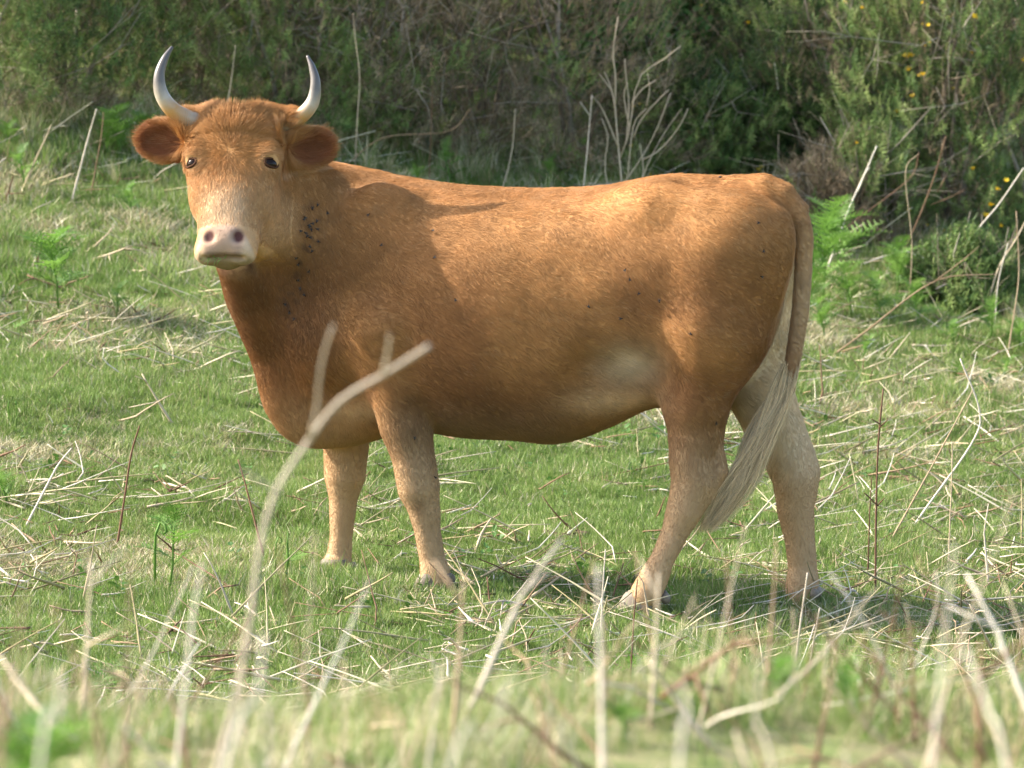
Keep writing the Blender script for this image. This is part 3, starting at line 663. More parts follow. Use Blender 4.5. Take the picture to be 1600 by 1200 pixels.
sprigs = [sprig(200 + i, 'green') for i in range(4)] + [sprig(210 + i, 'dead') for i in range(3)] + [sprig(220 + i, 'leaf') for i in range(2)]
def euler_to(d, spin):
    """euler angles turning +z towards d"""
    d = nrm(d); th = np.arccos(np.clip(d[:, 2], -1, 1)); ph = np.arctan2(d[:, 1], d[:, 0])
    return np.c_[0 * th, th, ph]          # Ry(theta) then Rz(phi)
fl_b = MB()
for a in range(5):
    g_ = a * 1.2566; d = np.array([math.cos(g_), math.sin(g_), .8]); s_ = np.array([-math.sin(g_), math.cos(g_), 0])
    fl_b.blade((0, 0, 0), d * .011, .009, (0, 0, .002), s_, 2, 0, .5)
flower_me = fl_b.mesh('flower', flower_m, False)
NAMES = set()
def bush(px, py, back, hw, hh, mixg, nfl, label, n=3000, leafy=0.0, group='gorse bushes of the hedge', seed=0, twigs=14, sz=1.0, nm='gorse_bush'):
    g = np.random.default_rng(seed + int(px) + 31 * int(py)); base = gpix(px, py); y0 = base[1] + back
    x0 = P(px, py, y0)[0]; z0 = float(gz(x0, y0)); root = empty(nm, (x0, y0, z0)); tag(root, label, 'bush', group)
    rr = np.array([hw, hw * .85, hh]); B = np.array([x0, y0, z0])
    d = nrm(g.normal(0, 1, (n, 3))); d[:, 2] = np.abs(d[:, 2]) * 1.1 - .15; d = nrm(d)
    lob = 1 + .38 * (noiseA(d * 2 + px, 1.4) - .5) + .30 * (noiseB(d * 3 + px, 2.6) - .5)
    rad = lob * (1 - .38 * g.random(n) ** 1.6)
    loc = d * rad[:, None] * rr; loc[:, 2] = np.maximum(loc[:, 2] + hh * .04, 0.01)
    keep = (noiseC(loc + px, 5.5) + .55 * noiseB(loc + px, 14) + g.normal(0, .05, n)) > .64; loc, d = loc[keep], d[keep]; n = len(loc)
    dirs = nrm(d + np.array([0, 0, .65]) + g.normal(0, .42, (n, 3)))
    mixn = .55 * noiseA(loc + px, 3.2) + .45 * noiseB(loc + px * 2, 8) + g.normal(0, .06, n) + .16 * (loc[:, 2] / hh - .6)
    idx = np.where(mixn > .93 - mixg, g.integers(0, 4, n), g.integers(4, 7, n))
    if leafy: m = g.random(n) < leafy; idx[m] = g.integers(7, 9, m.sum())
    o = scatter('foliage', sprigs, loc, euler_to(dirs, 0), g.uniform(.65, 1.35, n) * sz, idx); o.parent = root
    # woody stems, each a tapering, forking mesh
    k = 0
    for i in range(5):
        b = MB(); a = g.uniform(0, 6.28); tip = np.array([math.cos(a) * hw * .7, math.sin(a) * hw * .6, hh * g.uniform(.6, .95)]); mid = tip * np.array([.35, .35, .5]) + g.normal(0, .06, 3)
        b.tube([(math.cos(a) * .05, math.sin(a) * .05, -.05), mid * .5, mid, (mid + tip) / 2 + g.normal(0, .05, 3), tip], [.016, .012, .008, .005, .002], 5)
        for j in range(4):
            s_ = mid + (tip - mid) * g.uniform(0, .7); e = s_ + g.normal(0, .16, 3) + np.array([0, -.03, .12]); b.tube([s_, (s_ + e) / 2 + g.normal(0, .03, 3), e], [.006, .004, .0015], 4)
        b.build('stem', wood_m, root)
    if twigs:
        b = MB()
        for j in range(twigs):
            a = g.uniform(3.3, 6.1); st = np.array([math.cos(a) * hw * g.uniform(.2, .9), math.sin(a) * hw * g.uniform(.3, .95), hh * g.uniform(0, .75)]); dr = nrm(np.array([g.normal(0, .6), g.normal(-.15, .3), g.uniform(-.1, 1)])) * g.uniform(.15, .45)
            m1 = st + dr * .5 + g.normal(0, .04, 3); e = st + dr + g.normal(0, .05, 3); b.tube([st, m1, e], [.0026, .0018, .0008], 3)
            for q_ in range(2): e2 = m1 + g.normal(0, .09, 3) + dr * .3; b.tube([m1, (m1 + e2) / 2 + g.normal(0, .015, 3), e2], [.0015, .0011, .0006], 3)
        tag(b.build('twigs', wood_m, root), kind='stuff')
    if nfl:
        c_ = np.argwhere(idx < 4).ravel(); fr = c_[(d[c_, 1] < -.15) & (z0 + loc[c_, 2] < 1.95)]; cl = fr[np.argsort(-.8 * noiseB(loc[fr], 4) - g.random(len(fr)) * .6)][:int(nfl * 1.3)]
        for i in cl:
            f = link('flower', flower_me, root, tuple(d[i] * lob[keep][i] * rr * 1.0 + np.array([0, -.09, max(.0, hh * .04)]))); f.rotation_euler = (g.uniform(-.8, .8), g.uniform(-.8, .8), g.uniform(0, 6.28)); f.scale = (g.uniform(.8, 1.6),) * 3
    return root
# front row, from the left edge to the right edge of the picture
bush(-60, 205, .35, .62, 1.15, .50, 0, 'dark green gorse bush cut by the left edge of the picture')
bush(110, 200, .45, .60, 1.20, .47, 1, 'dark gorse bush left of the cow\'s horns', twigs=24)
bush(300, 215, .55, .58, 1.15, .48, 1, 'green and brown gorse bush directly behind the cow\'s horns')
bush(455, 245, .45, .55, 1.20, .50, 1, 'mixed green and dead gorse bush just right of the cow\'s right-hand horn', twigs=26)
bush(610, 268, .45, .60, 1.30, .30, 0, 'mostly dead brown gorse bush behind the cow\'s withers', n=2300, twigs=60)
bush(760, 284, .5, .62, 1.35, .24, 0, 'dark brown dead gorse bush behind the middle of the cow\'s back', n=2200, twigs=70)
bush(905, 292, .5, .58, 1.35, .36, 0, 'brown tangled gorse bush left of the bleached dead sapling', n=2500, twigs=60)
bush(1020, 240, .8, .50, 1.30, .60, 4, 'leafy green bush behind the bleached dead sapling', leafy=.75, twigs=16)
bush(1085, 290, .30, .40, .48, .78, 4, 'low rounded green gorse bush behind the cow\'s hip')
bush(1215, 300, .35, .36, .46, .74, 3, 'small dark green gorse bush behind the cow\'s tail head')
bush(1170, 290, 1.0, .60, 1.25, .58, 24, 'tall gorse bush with scattered yellow flowers above the cow\'s rump', twigs=22)
bush(1320, 360, .75, .60, 1.35, .50, 24, 'tall brown and green gorse bush dotted with yellow flowers right of the cow', n=3600, twigs=30)
bush(1475, 430, .85, .62, 1.65, .55, 28, 'tallest flowering gorse bush, near the right edge of the picture', n=4200, twigs=30)
bush(1640, 450, .85, .60, 1.75, .56, 22, 'flowering gorse bush cut by the right edge of the picture', n=4000, twigs=18)
bush(1510, 495, .10, .24, .26, .80, 0, 'small dark green gorse clump low in front of the hedge at the right')
bush(1330, 395, .25, .34, .42, .30, 2, 'low brownish gorse bush at the foot of the tall ones right of the cow\'s tail', twigs=24)
# second row, farther back
for i, (px, py, mg, nf, lb) in enumerate([(20, 180, .62, 3, 'far left gorse bush of the back row'), (210, 190, .62, 3, 'back-row gorse bush above the left-hand horn'), (390, 200, .66, 3, 'back-row gorse bush rising between the two horns'),
        (560, 215, .52, 2, 'back-row gorse bush above the cow\'s neck'), (730, 225, .45, 0, 'back-row brown gorse bush above the middle of the cow\'s back'), (900, 230, .55, 2, 'back-row gorse bush up and left of the bleached sapling'),
        (1080, 240, .66, 10, 'back-row flowering gorse bush above the cow\'s hip'), (1260, 260, .62, 14, 'back-row flowering gorse bush above the cow\'s tail'), (1430, 300, .62, 16, 'back-row flowering gorse bush at the upper right'), (1610, 330, .6, 14, 'back-row flowering gorse bush in the upper right corner')]):
    bush(px, py, 1.9, .70, 2.0, mg, nf, lb, n=3800, seed=50 + i, sz=1.25, twigs=8, group='gorse bushes of the back row')
# ================================================================ DEAD BRACKEN, FERNS, SMALL THINGS
def stalk_mesh(seed, L, r, m, kinks=1, forks=0, name='stalk'):
    g = np.random.default_rng(seed); b = MB(); n = 6; pts = [np.zeros(3)]; d = np.array([1.0, 0, 0])
    for i in range(n):
        d = nrm(d + g.normal(0, .028, 3) + (g.normal(0, .16, 3) if i in g.integers(1, n, kinks) else 0)); pts.append(pts[-1] + d * L / n)
    b.tube(pts, [r * (1 - .6 * i / n) * (1.25 if i == 2 else 1) for i in range(n + 1)], 5)
    for j in range(forks):
        i = int(g.integers(2, n)); e = nrm(d + g.normal(0, .55, 3)) * L * g.uniform(.15, .35); b.tube([pts[i], pts[i] + e * .5 + g.normal(0, .006, 3), pts[i] + e], [r * .55, r * .45, r * .2], 4)
    return b.mesh(name, m)
KM = {'straw': (straw_m, 'straw-coloured'), 'pale': (pale_m, 'bleached pale'), 'brown': (brown_m, 'dark brown')}
lib = {k: [stalk_mesh(300 + 17 * i + len(k), .34, [.0030, .0042, .0055][i % 3], KM[k][0], 1 + i % 2, [0, 1, 2, 0][i % 4]) for i in range(6)] for k in KM}
def region(px, py):
    if py > 965:
        return ['at the lower left corner', 'below the forked pale stem', "below the cow's front hooves", "below the cow's belly", "below the cow's hind hooves", 'at the lower right corner'][int(np.searchsorted([200, 460, 720, 960, 1290], px))]
    if px < 500:
        return ['near the hedge, far left', "level with the cow's muzzle, left", "level with the cow's chest, left", "level with the cow's knees, left", 'ahead of the front hooves, left'][int(np.searchsorted([330, 480, 640, 790], py))]
    if px < 620: return "between the cow's front legs"
    if px < 1060: return ["just under the cow's belly", "midway under the cow's belly", "right of the near front hoof", "left of the near hind hoof"][0 if py < 740 else 1 if py < 840 else 2 if px < 840 else 3]
    if px < 1235: return "between the cow's hind legs"
    return ["beside the cow's tail", "right of the far hock", "right of the far hind hoof"][int(np.searchsorted([620, 800], py))] if px < 1420 else ['under the hedge, far right', 'on open turf, far right', 'low on the far right turf'][int(np.searchsorted([620, 800], py))]
sg_ = np.random.default_rng(21); cnt = 0; SL = {}
while cnt < 150:
    py = 960 - 720 * sg_.random() ** 1.35 if sg_.random() < .8 else sg_.uniform(940, 1035); px = sg_.uniform(-10, 1610)
    if py < 600 and 440 < px < 1240: continue
    if py < 230 + max(0, px - 1100) * .75: continue
    if 480 < px < 1280 and 905 < py < 960 and sg_.random() < .4: continue
    c = gpix(px, py); 
    if c[1] < -3: continue
    k = ['straw', 'pale', 'brown'][int(np.searchsorted([.55, .85], sg_.random()))]; up = sg_.random() < (.22 if py > 600 else .3)
    o = link('dead_stalk', lib[k][int(sg_.integers(0, 6))]); s_ = sg_.uniform(.35, 1.05) ** 1.3 * (1.0 if not up else .8); az = sg_.uniform(0, 6.28); th = sg_.uniform(.5, 1.35) if up else sg_.uniform(.0, .30)
    o.location = (c[0], c[1], c[2] + (.012 if not up else -.01)); o.rotation_euler = (0, -th, az); w_ = 1.0 + .25 * (c[1] > 3); o.scale = (s_, w_, w_)
    px2 = px + 100 * math.cos(az) * math.cos(th); rg2 = region(px, py)
    size = 'long' if s_ > .75 else 'short' if s_ < .45 else 'middling'
    way = ('standing, leaning right' if math.cos(az) > 0 else 'standing, leaning left') if up else ('lying crosswise' if abs(math.cos(az)) > .7 else 'lying end-on')
    col_ = {'straw': 'straw-yellow', 'pale': 'bleached', 'brown': 'brown'}[k]
    SL.setdefault((size, col_, way, rg2), []).append((px, o)); cnt += 1
ORD = ['leftmost', 'second from left', 'third from left', 'fourth from left', 'fifth from left', 'sixth from left', 'seventh from left']
for (size, col_, way, rg2), v in SL.items():
    v.sort(key=lambda t: t[0])
    for i, (_, o) in enumerate(v):
        kk = '' if len(v) == 1 else ' (%s)' % ('rightmost' if i == len(v) - 1 else ORD[min(i, 6)])
        tag(o, '%s %s stalk %s, %s%s' % (size, col_, way, rg2, kk), 'stalk', 'dead bracken stalks on the turf')
# short broken bits nobody could count
bits = [stalk_mesh(400 + i, [.07, .12, .18, .26][i % 4], .0022 + .0008 * (i % 3), [straw_m, straw_m, thatch_m, pale_m, brown_m][i % 5], 1, 0, 'bit') for i in range(10)]
g = np.random.default_rng(31); n = 13500; y = g.uniform(-3.4, 9.0, n); x = (g.random(n) * 2 - 1) * ((y + 15) * .1046 + .4)
clus = noiseA(np.c_[x, y, 0 * x] + 3, .9) + .5 * noiseB(np.c_[x, y, 0 * x], 2.5) + g.normal(0, .07, n) + .12 * (x > .8) + .05 * (y < -.4); m = clus > .72; x, y = x[m], y[m]; n = len(x)
scatter('bracken_litter', bits, np.stack([x, y, gz(x, y) + g.uniform(.004, .03, n)], 1), np.c_[0 * x, -np.abs(g.normal(0, .28, n)), g.uniform(0, 6.28, n)], g.uniform(.5, 1.35, n), g.integers(0, 10, n))

def pline(kp, n=14):
    kp = np.array(kp, float); dk = np.gradient(kp, axis=0); out = []
    for t in np.linspace(0, len(kp) - 1, n):
        i = min(int(t), len(kp) - 2); z = t - i; out.append((2*z**3-3*z**2+1)*kp[i] + (z**3-2*z**2+z)*dk[i] + (-2*z**3+3*z**2)*kp[i+1] + (z**3-z**2)*dk[i+1])
    return out
def stem(px_pts, depth, r, m, label, cat='stalk', group=None, branches=(), tip=.5, lean=0.0, name='dead_stalk', ground=True):
    """a standing stem whose outline was read off the photograph, at its own distance"""
    k = len(px_pts); pts = [P(a, b, depth + lean * (i / max(k - 1, 1))) for i, (a, b) in enumerate(px_pts)]
    if ground:
        z = float(gz(pts[0][0], pts[0][1])); 
        if pts[0][2] > z: dd = pts[0] - pts[1]; dn = min((pts[0][2] - z + .02) / max(dd[2] * -1, .02), 3.0); pts = [np.array([pts[0][0] + dd[0] * dn, pts[0][1] + dd[1] * dn, z - .02])] + pts
    b = MB(); q_ = pline(pts, 6 * len(pts)); L_ = len(q_); rg_ = random.Random(int(px_pts[0][0] * 7 + px_pts[0][1]))
    b.tube(q_, [r * (1 - (1 - tip) * i / L_) * (1 + .12 * rg_.uniform(-1, 1)) for i in range(L_)], 7)
    for br in branches:
        bp_ = [P(a, c, depth + lean * .5 - .02 * i) for i, (a, c) in enumerate(br)]; q2 = pline(bp_, 8); b.tube(q2, [r * .62 * (1 - .5 * i / 8) * (1 + .15 * rg_.uniform(-1, 1)) for i in range(8)], 6)
    base = pts[0]; b.v = [tuple(np.array(v) - base) for v in b.v]; o = b.build(name, m); o.location = tuple(base); tag(o, label, cat, group); return o
bank_m = vary_mat('weathered_stem', [(.2, (.34, .27, .19)), (.6, (.52, .44, .34)), (.9, (.64, .57, .47))], 5.0, .7, .2, rnd=.3)
GF = 'blurred dead stems close to the viewer'
stem([(335, 1215), (385, 1010), (405, 860), (432, 768), (478, 695), (530, 628), (605, 582), (672, 540)], -9.1, .0037, bank_m, 'pale forked dead stem rising blurred in front of the cow\'s chest', group=GF,
     branches=[[(482, 690), (495, 640), (499, 590), (508, 545), (521, 508)], [(598, 586), (606, 550), (609, 524)], [(432, 768), (395, 745), (372, 730)]], tip=.75)
FG = [([(940, 1150), (938, 1040), (934, 885)], -9.1, 0.0035, 'pale', 'thick bleached stem standing blurred below the cow\'s belly', .9),
      ([(165, 1215), (135, 1070), (82, 945)], -10.1, 0.0035, 'straw', 'thick curved straw stem at the lower left corner', .7),
      ([(0, 1200), (18, 1060), (40, 930)], -10.5, 0.0032, 'straw', 'upright straw stem at the left edge', .7),
      ([(350, 1210), (400, 1090), (412, 990)], -10.3, 0.0031, 'pale', 'blurred pale stem below the forked one', .7),
      ([(455, 1170), (480, 1010), (492, 830)], -8.9, 0.0019, 'straw', 'thin straw stem rising to the cow\'s front hoof', .5),
      ([(505, 1070), (545, 985), (578, 905)], -8.3, 0.0022, 'pale', 'slanting pale stem between the cow\'s front hooves', .6),
      ([(290, 1060), (302, 960), (316, 880)], -8.9, 0.0027, 'pale', 'short pale stem left of the forked one', .7),
      ([(200, 1010), (205, 900), (225, 790)], -9.1, 0.0019, 'straw', 'faint thin straw stem left of centre', .5),
      ([(1300, 1215), (1400, 1080), (1405, 1060)], -10.3, 0.0020, 'straw', 'slanting thin straw stem low on the right', .5),
      ([(1455, 1215), (1470, 1050), (1492, 850)], -9.7, 0.0031, 'pale', 'tall thick pale stem near the right edge', .6),
      ([(1490, 1040), (1530, 930), (1585, 770)], -9.1, 0.0024, 'straw', 'leaning straw stem rising to the right edge', .5),
      ([(1575, 1215), (1545, 1110), (1508, 1012)], -10.1, 0.0031, 'pale', 'bent pale stem leaning left at the lower right', .9),
      ([(1480, 1135), (1540, 1060), (1610, 995)], -9.7, 0.0024, 'straw', 'straw stem crossing the bent pale stem at the right', .6),
      ([(1110, 1060), (1140, 930), (1165, 820)], -7.9, 0.0024, 'straw', 'fuzzy straw stem just left of the cow\'s far hind hoof', .5),
      ([(820, 1215), (905, 1120), (1100, 1045)], -10.5, 0.0022, 'straw', 'low slanting straw stem at the bottom centre right', .6),
      ([(0, 1125), (120, 1090), (230, 1010)], -10.3, 0.0024, 'straw', 'low slanting straw stem at the lower left', .6),
      ([(190, 1150), (290, 1105), (400, 1095)], -10.7, 0.0022, 'straw', 'nearly flat straw stem at the bottom left', .6),
      ([(1060, 1215), (1075, 1120), (1060, 1060)], -10.5, 0.0024, 'pale', 'short pale stem at the bottom right of centre', .6),
      ([(640, 1215), (600, 1120), (590, 1080)], -10.7, 0.0024, 'straw', 'short straw stem at the bottom centre', .6),
      ([(580, 1215), (583, 1130), (577, 1075)], -10.6, 0.0020, 'brown', 'short brown stem at the bottom centre left', .7),
      ([(700, 1215), (760, 1150), (800, 1060)], -10.6, 0.0022, 'pale', 'pale stem leaning right at the bottom centre', .6),
      ([(1210, 1215), (1180, 1120), (1195, 1010)], -9.9, 0.0020, 'pale', 'thin pale stem below the cow\'s far hind hoof', .6),
      ([(870, 1215), (845, 1120), (870, 1040)], -10.3, 0.0020, 'straw', 'thin straw stem left of the thick bleached one', .6),
      ([(660, 1130), (690, 1070), (705, 1000)], -8.9, 0.0019, 'straw', 'thin straw stem below the cow\'s belly', .5),
      ([(380, 1130), (378, 1020), (392, 950)], -9.6, 0.0022, 'straw', 'straw stem left of and behind the forked pale one', .6),
      ([(60, 1215), (90, 1120), (92, 1050)], -10.8, 0.0024, 'pale', 'pale stump of a stem in the bottom left corner', .8)]
for pts_, dep, r_, k, lb, tp in FG: stem(pts_, dep, r_, KM[k][0], lb + ', nearer than the cow', group=GF, tip=tp * .55, lean=.1)
bn = 420; g = np.random.default_rng(46); yb_ = g.uniform(-11.0, -4.6, bn); xb_ = (g.random(bn) * 2 - 1) * ((yb_ + 15) * .1046 + .25); m = noiseA(np.c_[xb_, yb_, 0 * xb_], 1.9) + g.normal(0, .12, bn) > .42; xb_, yb_ = xb_[m], yb_[m]; bn = len(xb_)
scatter('bank_stalks', [l_ for k_ in ('straw', 'pale', 'straw', 'brown') for l_ in lib[k_][:4]], np.stack([xb_, yb_, gz(xb_, yb_) + .01], 1), np.c_[0 * xb_, -np.where(g.random(bn) < .6, g.uniform(.6, 1.45, bn), g.uniform(0, .5, bn)), g.uniform(0, 6.28, bn)], g.uniform(.3, .95, bn), g.integers(0, 16, bn))
# thin dead stalks standing on the bank close to the viewer
g = np.random.default_rng(45); BS = []
for i in range(85):
    px = g.uniform(-10, 1610); dep = -g.uniform(5.4, 10.0); x = P(px, 1100, dep)[0]; z = float(gz(x, dep)); up = g.random() < .55
    o = link('dead_stalk', lib[['straw', 'pale', 'straw', 'brown', 'straw'][i % 5]][int(g.integers(0, 6))]); s_ = g.uniform(.3, 1.0); th = g.uniform(.7, 1.4) if up else g.uniform(.05, .5); az = g.uniform(0, 6.28)
    o.location = (x, dep, z + (.0 if up else .05)); o.rotation_euler = (0, -th, az); o.scale = (s_, .8, .8); BS.append((px, dep, up, s_, i % 5, o))
BS.sort(key=lambda t: t[0])
for j, (px, dep, up, s_, c_, o) in enumerate(BS):
    zone = 'bottom left' if px < 400 else 'bottom left of centre' if px < 800 else 'bottom right of centre' if px < 1200 else 'bottom right'
    nz = [t for t in BS if (t[0] < 400) == (px < 400) and (t[0] < 800) == (px < 800) and (t[0] < 1200) == (px < 1200)]; k_ = [t[5].name for t in nz].index(o.name)
    tag(o, 'thin blurred %s stalk %s at the %s, %s counting from the left' % (['straw', 'pale', 'straw', 'brown', 'straw'][c_], 'standing' if up else 'fallen', zone, ('first second third fourth fifth sixth seventh eighth ninth tenth eleventh twelfth thirteenth fourteenth fifteenth sixteenth seventeenth eighteenth nineteenth twentieth'.split() + ['twenty-%s' % w for w in 'first second third fourth fifth sixth seventh eighth ninth'.split()] + ['thirtieth'] + ['thirty-%s' % w for w in 'first second third fourth fifth sixth seventh eighth ninth'.split()])[min(k_, 38)]), 'stalk', 'thin blurred stalks on the bank close to the viewer')
# crisp standing stems around the cow
stem([(1368, 900), (1369, 800), (1372, 700), (1380, 608)], .25, .0042, brown_m, 'dark brown upright stem with side nodes right of the cow', branches=[[(1371, 790), (1356, 775), (1350, 770)], [(1371, 790), (1382, 778)], [(1374, 662), (1362, 655)], [(1374, 668), (1388, 655)]], tip=.6)
stem([(1357, 865), (1359, 800), (1362, 745)], .5, .003, brown_m, 'short brown stem beside the taller dark upright one')
for a in [([(1240, 1062), (1250, 980), (1262, 895)], -2.3, .0036, 'pale', 'crisp white stem standing in front of the cow\'s far hind hoof'),
          ([(1262, 1070), (1270, 1010), (1281, 950)], -2.3, .0032, 'pale', 'shorter white stem right of the cow\'s far hind hoof'),
          ([(988, 1010), (991, 960), (996, 905)], -1.6, .0028, 'brown', 'thin brown stem in front of the cow\'s near hind hoof'),
          ([(940, 960), (943, 905), (946, 858)], -.8, .003, 'pale', 'white splintered stem left of the cow\'s near hind hoof'),
          ([(1484, 830), (1488, 720), (1487, 690)], .9, .003, 'straw', 'thin upright straw stem at the far right of the turf'),
          ([(1450, 790), (1520, 690), (1530, 640), (1500, 560)], 1.6, .0042, 'pale', 'curving pale branch on the turf at the right'),
          ([(1400, 830), (1450, 740), (1520, 610)], 1.2, .0036, 'straw', 'slanting straw branch below the right end of the hedge'),
          ([(195, 775), (205, 710), (218, 665)], .5, .0042, 'brown', 'brown slanting stem left of the cow, on open turf'),
          ([(77, 752), (92, 725), (112, 700)], .7, .004, 'pale', 'pale slanting stem at the far left, on open turf'),
          ([(392, 790), (383, 755), (372, 718)], .3, .0035, 'brown', 'short dark brown stem just left of the cow\'s front legs')]:
    stem(a[0], a[1], a[2], KM[a[3]][0], a[4], tip=.6)
# bleached dead sapling behind the back, and the tall dry stems against the hedge
def at_y(px, py): return float(gpix(px, py)[1])
y1 = at_y(975, 300) - .25
stem([(975, 330), (970, 270), (964, 205), (960, 160), (952, 130), (944, 112)], y1, .0048, straw_m, 'bleached dead sapling with bare forked branches behind the cow\'s back', 'dead sapling', name='dead_sapling', tip=.35,
     branches=[[(968, 250), (985, 200), (990, 150), (1005, 112), (1030, 98), (1063, 72)], [(961, 165), (962, 120), (958, 80), (966, 26)], [(978, 225), (983, 165), (978, 120), (976, 92)], [(990, 215), (1000, 190), (1020, 165), (1045, 140)],
               [(988, 160), (1003, 140), (1025, 125)], [(955, 140), (936, 115)], [(972, 290), (1000, 250), (1025, 205), (1048, 145)], [(980, 290), (985, 230), (992, 190), (1010, 170)],
               [(966, 230), (950, 190), (938, 165), (925, 150)], [(1003, 250), (1030, 235), (1060, 200), (1075, 170)], [(984, 200), (975, 150), (981, 130)], [(1010, 165), (1015, 140), (1012, 115)], [(955, 320), (945, 260), (950, 215), (940, 185)], [(990, 320), (1005, 270), (1000, 225)]])
HS = [([(910, 310), (918, 230), (925, 148)], .3, .0042, 'pale', [[(921, 180), (907, 160)]], 'pale upright stem left of the bleached sapling'),
      ([(1145, 265), (1160, 220), (1175, 180)], .3, .003, 'straw', [], 'thin straw stem rising above the cow\'s rump'),
      ([(1216, 140), (1213, 115), (1210, 98)], .6, .004, 'pale', [], 'short bleached stub high in the hedge above the rump'),
      ([(1300, 400), (1325, 330), (1352, 270), (1370, 228)], .2, .006, 'pale', [[(1340, 300), (1350, 275), (1358, 262)]], 'thick pale leaning stem right of the cow\'s tail'),
      ([(1412, 395), (1440, 330), (1462, 270), (1478, 212)], .2, .005, 'straw', [[(1455, 320), (1485, 308), (1508, 296)], [(1465, 300), (1480, 272)]], 'tall straw stem with two side twigs against the hedge'),
      ([(1480, 450), (1520, 370), (1560, 320), (1600, 262)], .1, .0055, 'pale', [], 'long pale stem slanting up to the right edge'),
      ([(1540, 490), (1560, 420), (1590, 370), (1610, 330)], .2, .0055, 'straw', [], 'straw stem slanting at the right edge of the hedge'),
      ([(1400, 395), (1440, 402), (1490, 408)], .1, .0045, 'pale', [], 'nearly level pale branch in front of the hedge'),
      ([(1350, 520), (1460, 440), (1560, 428)], .0, .0042, 'straw', [[(1460, 440), (1500, 410), (1530, 385)]], 'bent straw branch low in front of the hedge'),
      ([(1420, 470), (1425, 380), (1415, 270), (1435, 240)], .3, .003, 'straw', [], 'thin wiry straw stem against the flowering hedge'),
      ([(1580, 520), (1592, 430), (1588, 330)], .1, .004, 'straw', [], 'upright straw stem at the far right of the hedge foot'),
      ([(1555, 500), (1560, 440), (1575, 380)], .05, .004, 'pale', [], 'upright pale stem at the right of the hedge foot'),
      ([(555, 262), (558, 190), (562, 120), (555, 60), (552, 20)], .5, .0036, 'straw', [], 'tall thin stem with a kink behind the cow\'s neck'),
      ([(670, 290), (674, 200), (676, 125)], .5, .003, 'straw', [], 'thin grey-brown stem behind the cow\'s shoulder'),
      ([(545, 255), (600, 215), (700, 205), (735, 170)], .4, .003, 'straw', [], 'long arching twig low behind the cow\'s shoulders'),
      ([(785, 295), (800, 235), (805, 170)], .4, .003, 'straw', [], 'thin stem behind the middle of the cow\'s back'),
      ([(125, 265), (138, 215), (151, 170)], .1, .0055, 'pale', [], 'pale leaning stem left of the cow\'s ear'),
      ([(150, 260), (158, 215), (162, 175)], .15, .0035, 'straw', [], 'thin straw stem beside the pale leaning one'),
      ([(60, 240), (72, 215), (80, 195)], .1, .004, 'straw', [], 'short straw stem at the foot of the hedge, far left'),
      ([(355, 165), (362, 120), (368, 70)], .6, .003, 'straw', [], 'thin stem between the cow\'s horns'),
      ([(1000, 290), (1015, 250), (1040, 205), (1065, 170)], .3, .003, 'straw', [], 'thin straw stem right of the bleached sapling'),
      ([(1290, 390), (1330, 350), (1420, 280), (1436, 238)], .4, .003, 'brown', [], 'thin arching brown twig right of the cow\'s tail')]
for pts_, back, r_, k, br, lb in HS:
    yy = min(at_y(pts_[0][0], max(pts_[0][1], 245 + max(0, pts_[0][0] - 1100) * .45)), 9.0) + back - .62
    stem(pts_, yy, r_, KM[k][0], lb, group=None, branches=br, tip=.45, ground=pts_[0][1] > 200)

# ---- young bracken
def frond_mesh(seed, L=.22, n=11):
    g = np.random.default_rng(seed); b = MB(); pts = [np.array([t * L, 0, .05 * L * math.sin(t * 3) - .25 * L * t * t]) for t in np.linspace(0, 1, n + 1)]
    b.tube(pts, [.0016 * (1 - .8 * i / n) for i in range(n + 1)], 4)
    for i in range(1, n + 1):
        o = pts[i]; ll = L * .42 * math.sin(min(1, (n + 1.2 - i) / n * 1.1) * 1.5) * (.55 + .45 * min(1, i / 2.5))
        for sd in (1, -1):
            d = nrm(np.array([.45, sd, .10 + g.normal(0, .1)])); k = 5
            for j in range(k):
                t = (j + .5) / k; c = o + d * ll * t; w_ = ll * .26 * (1 - .75 * t)
                for s2 in (1, -1):
                    e = nrm(np.array([1.0, sd * .35, g.normal(0, .25)])) * s2; s_ = d * ll * .10
                    V = [c - s_, c + s_, c + s_ * .3 + e * w_]; b.add(V, [(0, 1, 2)], 0)
    return b.mesh('frond', fern_m, False)
fronds = [frond_mesh(500 + i) for i in range(4)]
cz = MB(); cz.tube([(0, 0, 0), (0, 0, .08), (.002, 0, .13), (.012, 0, .155), (.024, 0, .15), (.027, 0, .137), (.019, 0, .130), (.015, 0, .137)], [.0032, .003, .003, .0032, .0034, .0032, .0028, .002], 6); crozier_me = cz.mesh('crozier', fern_m)
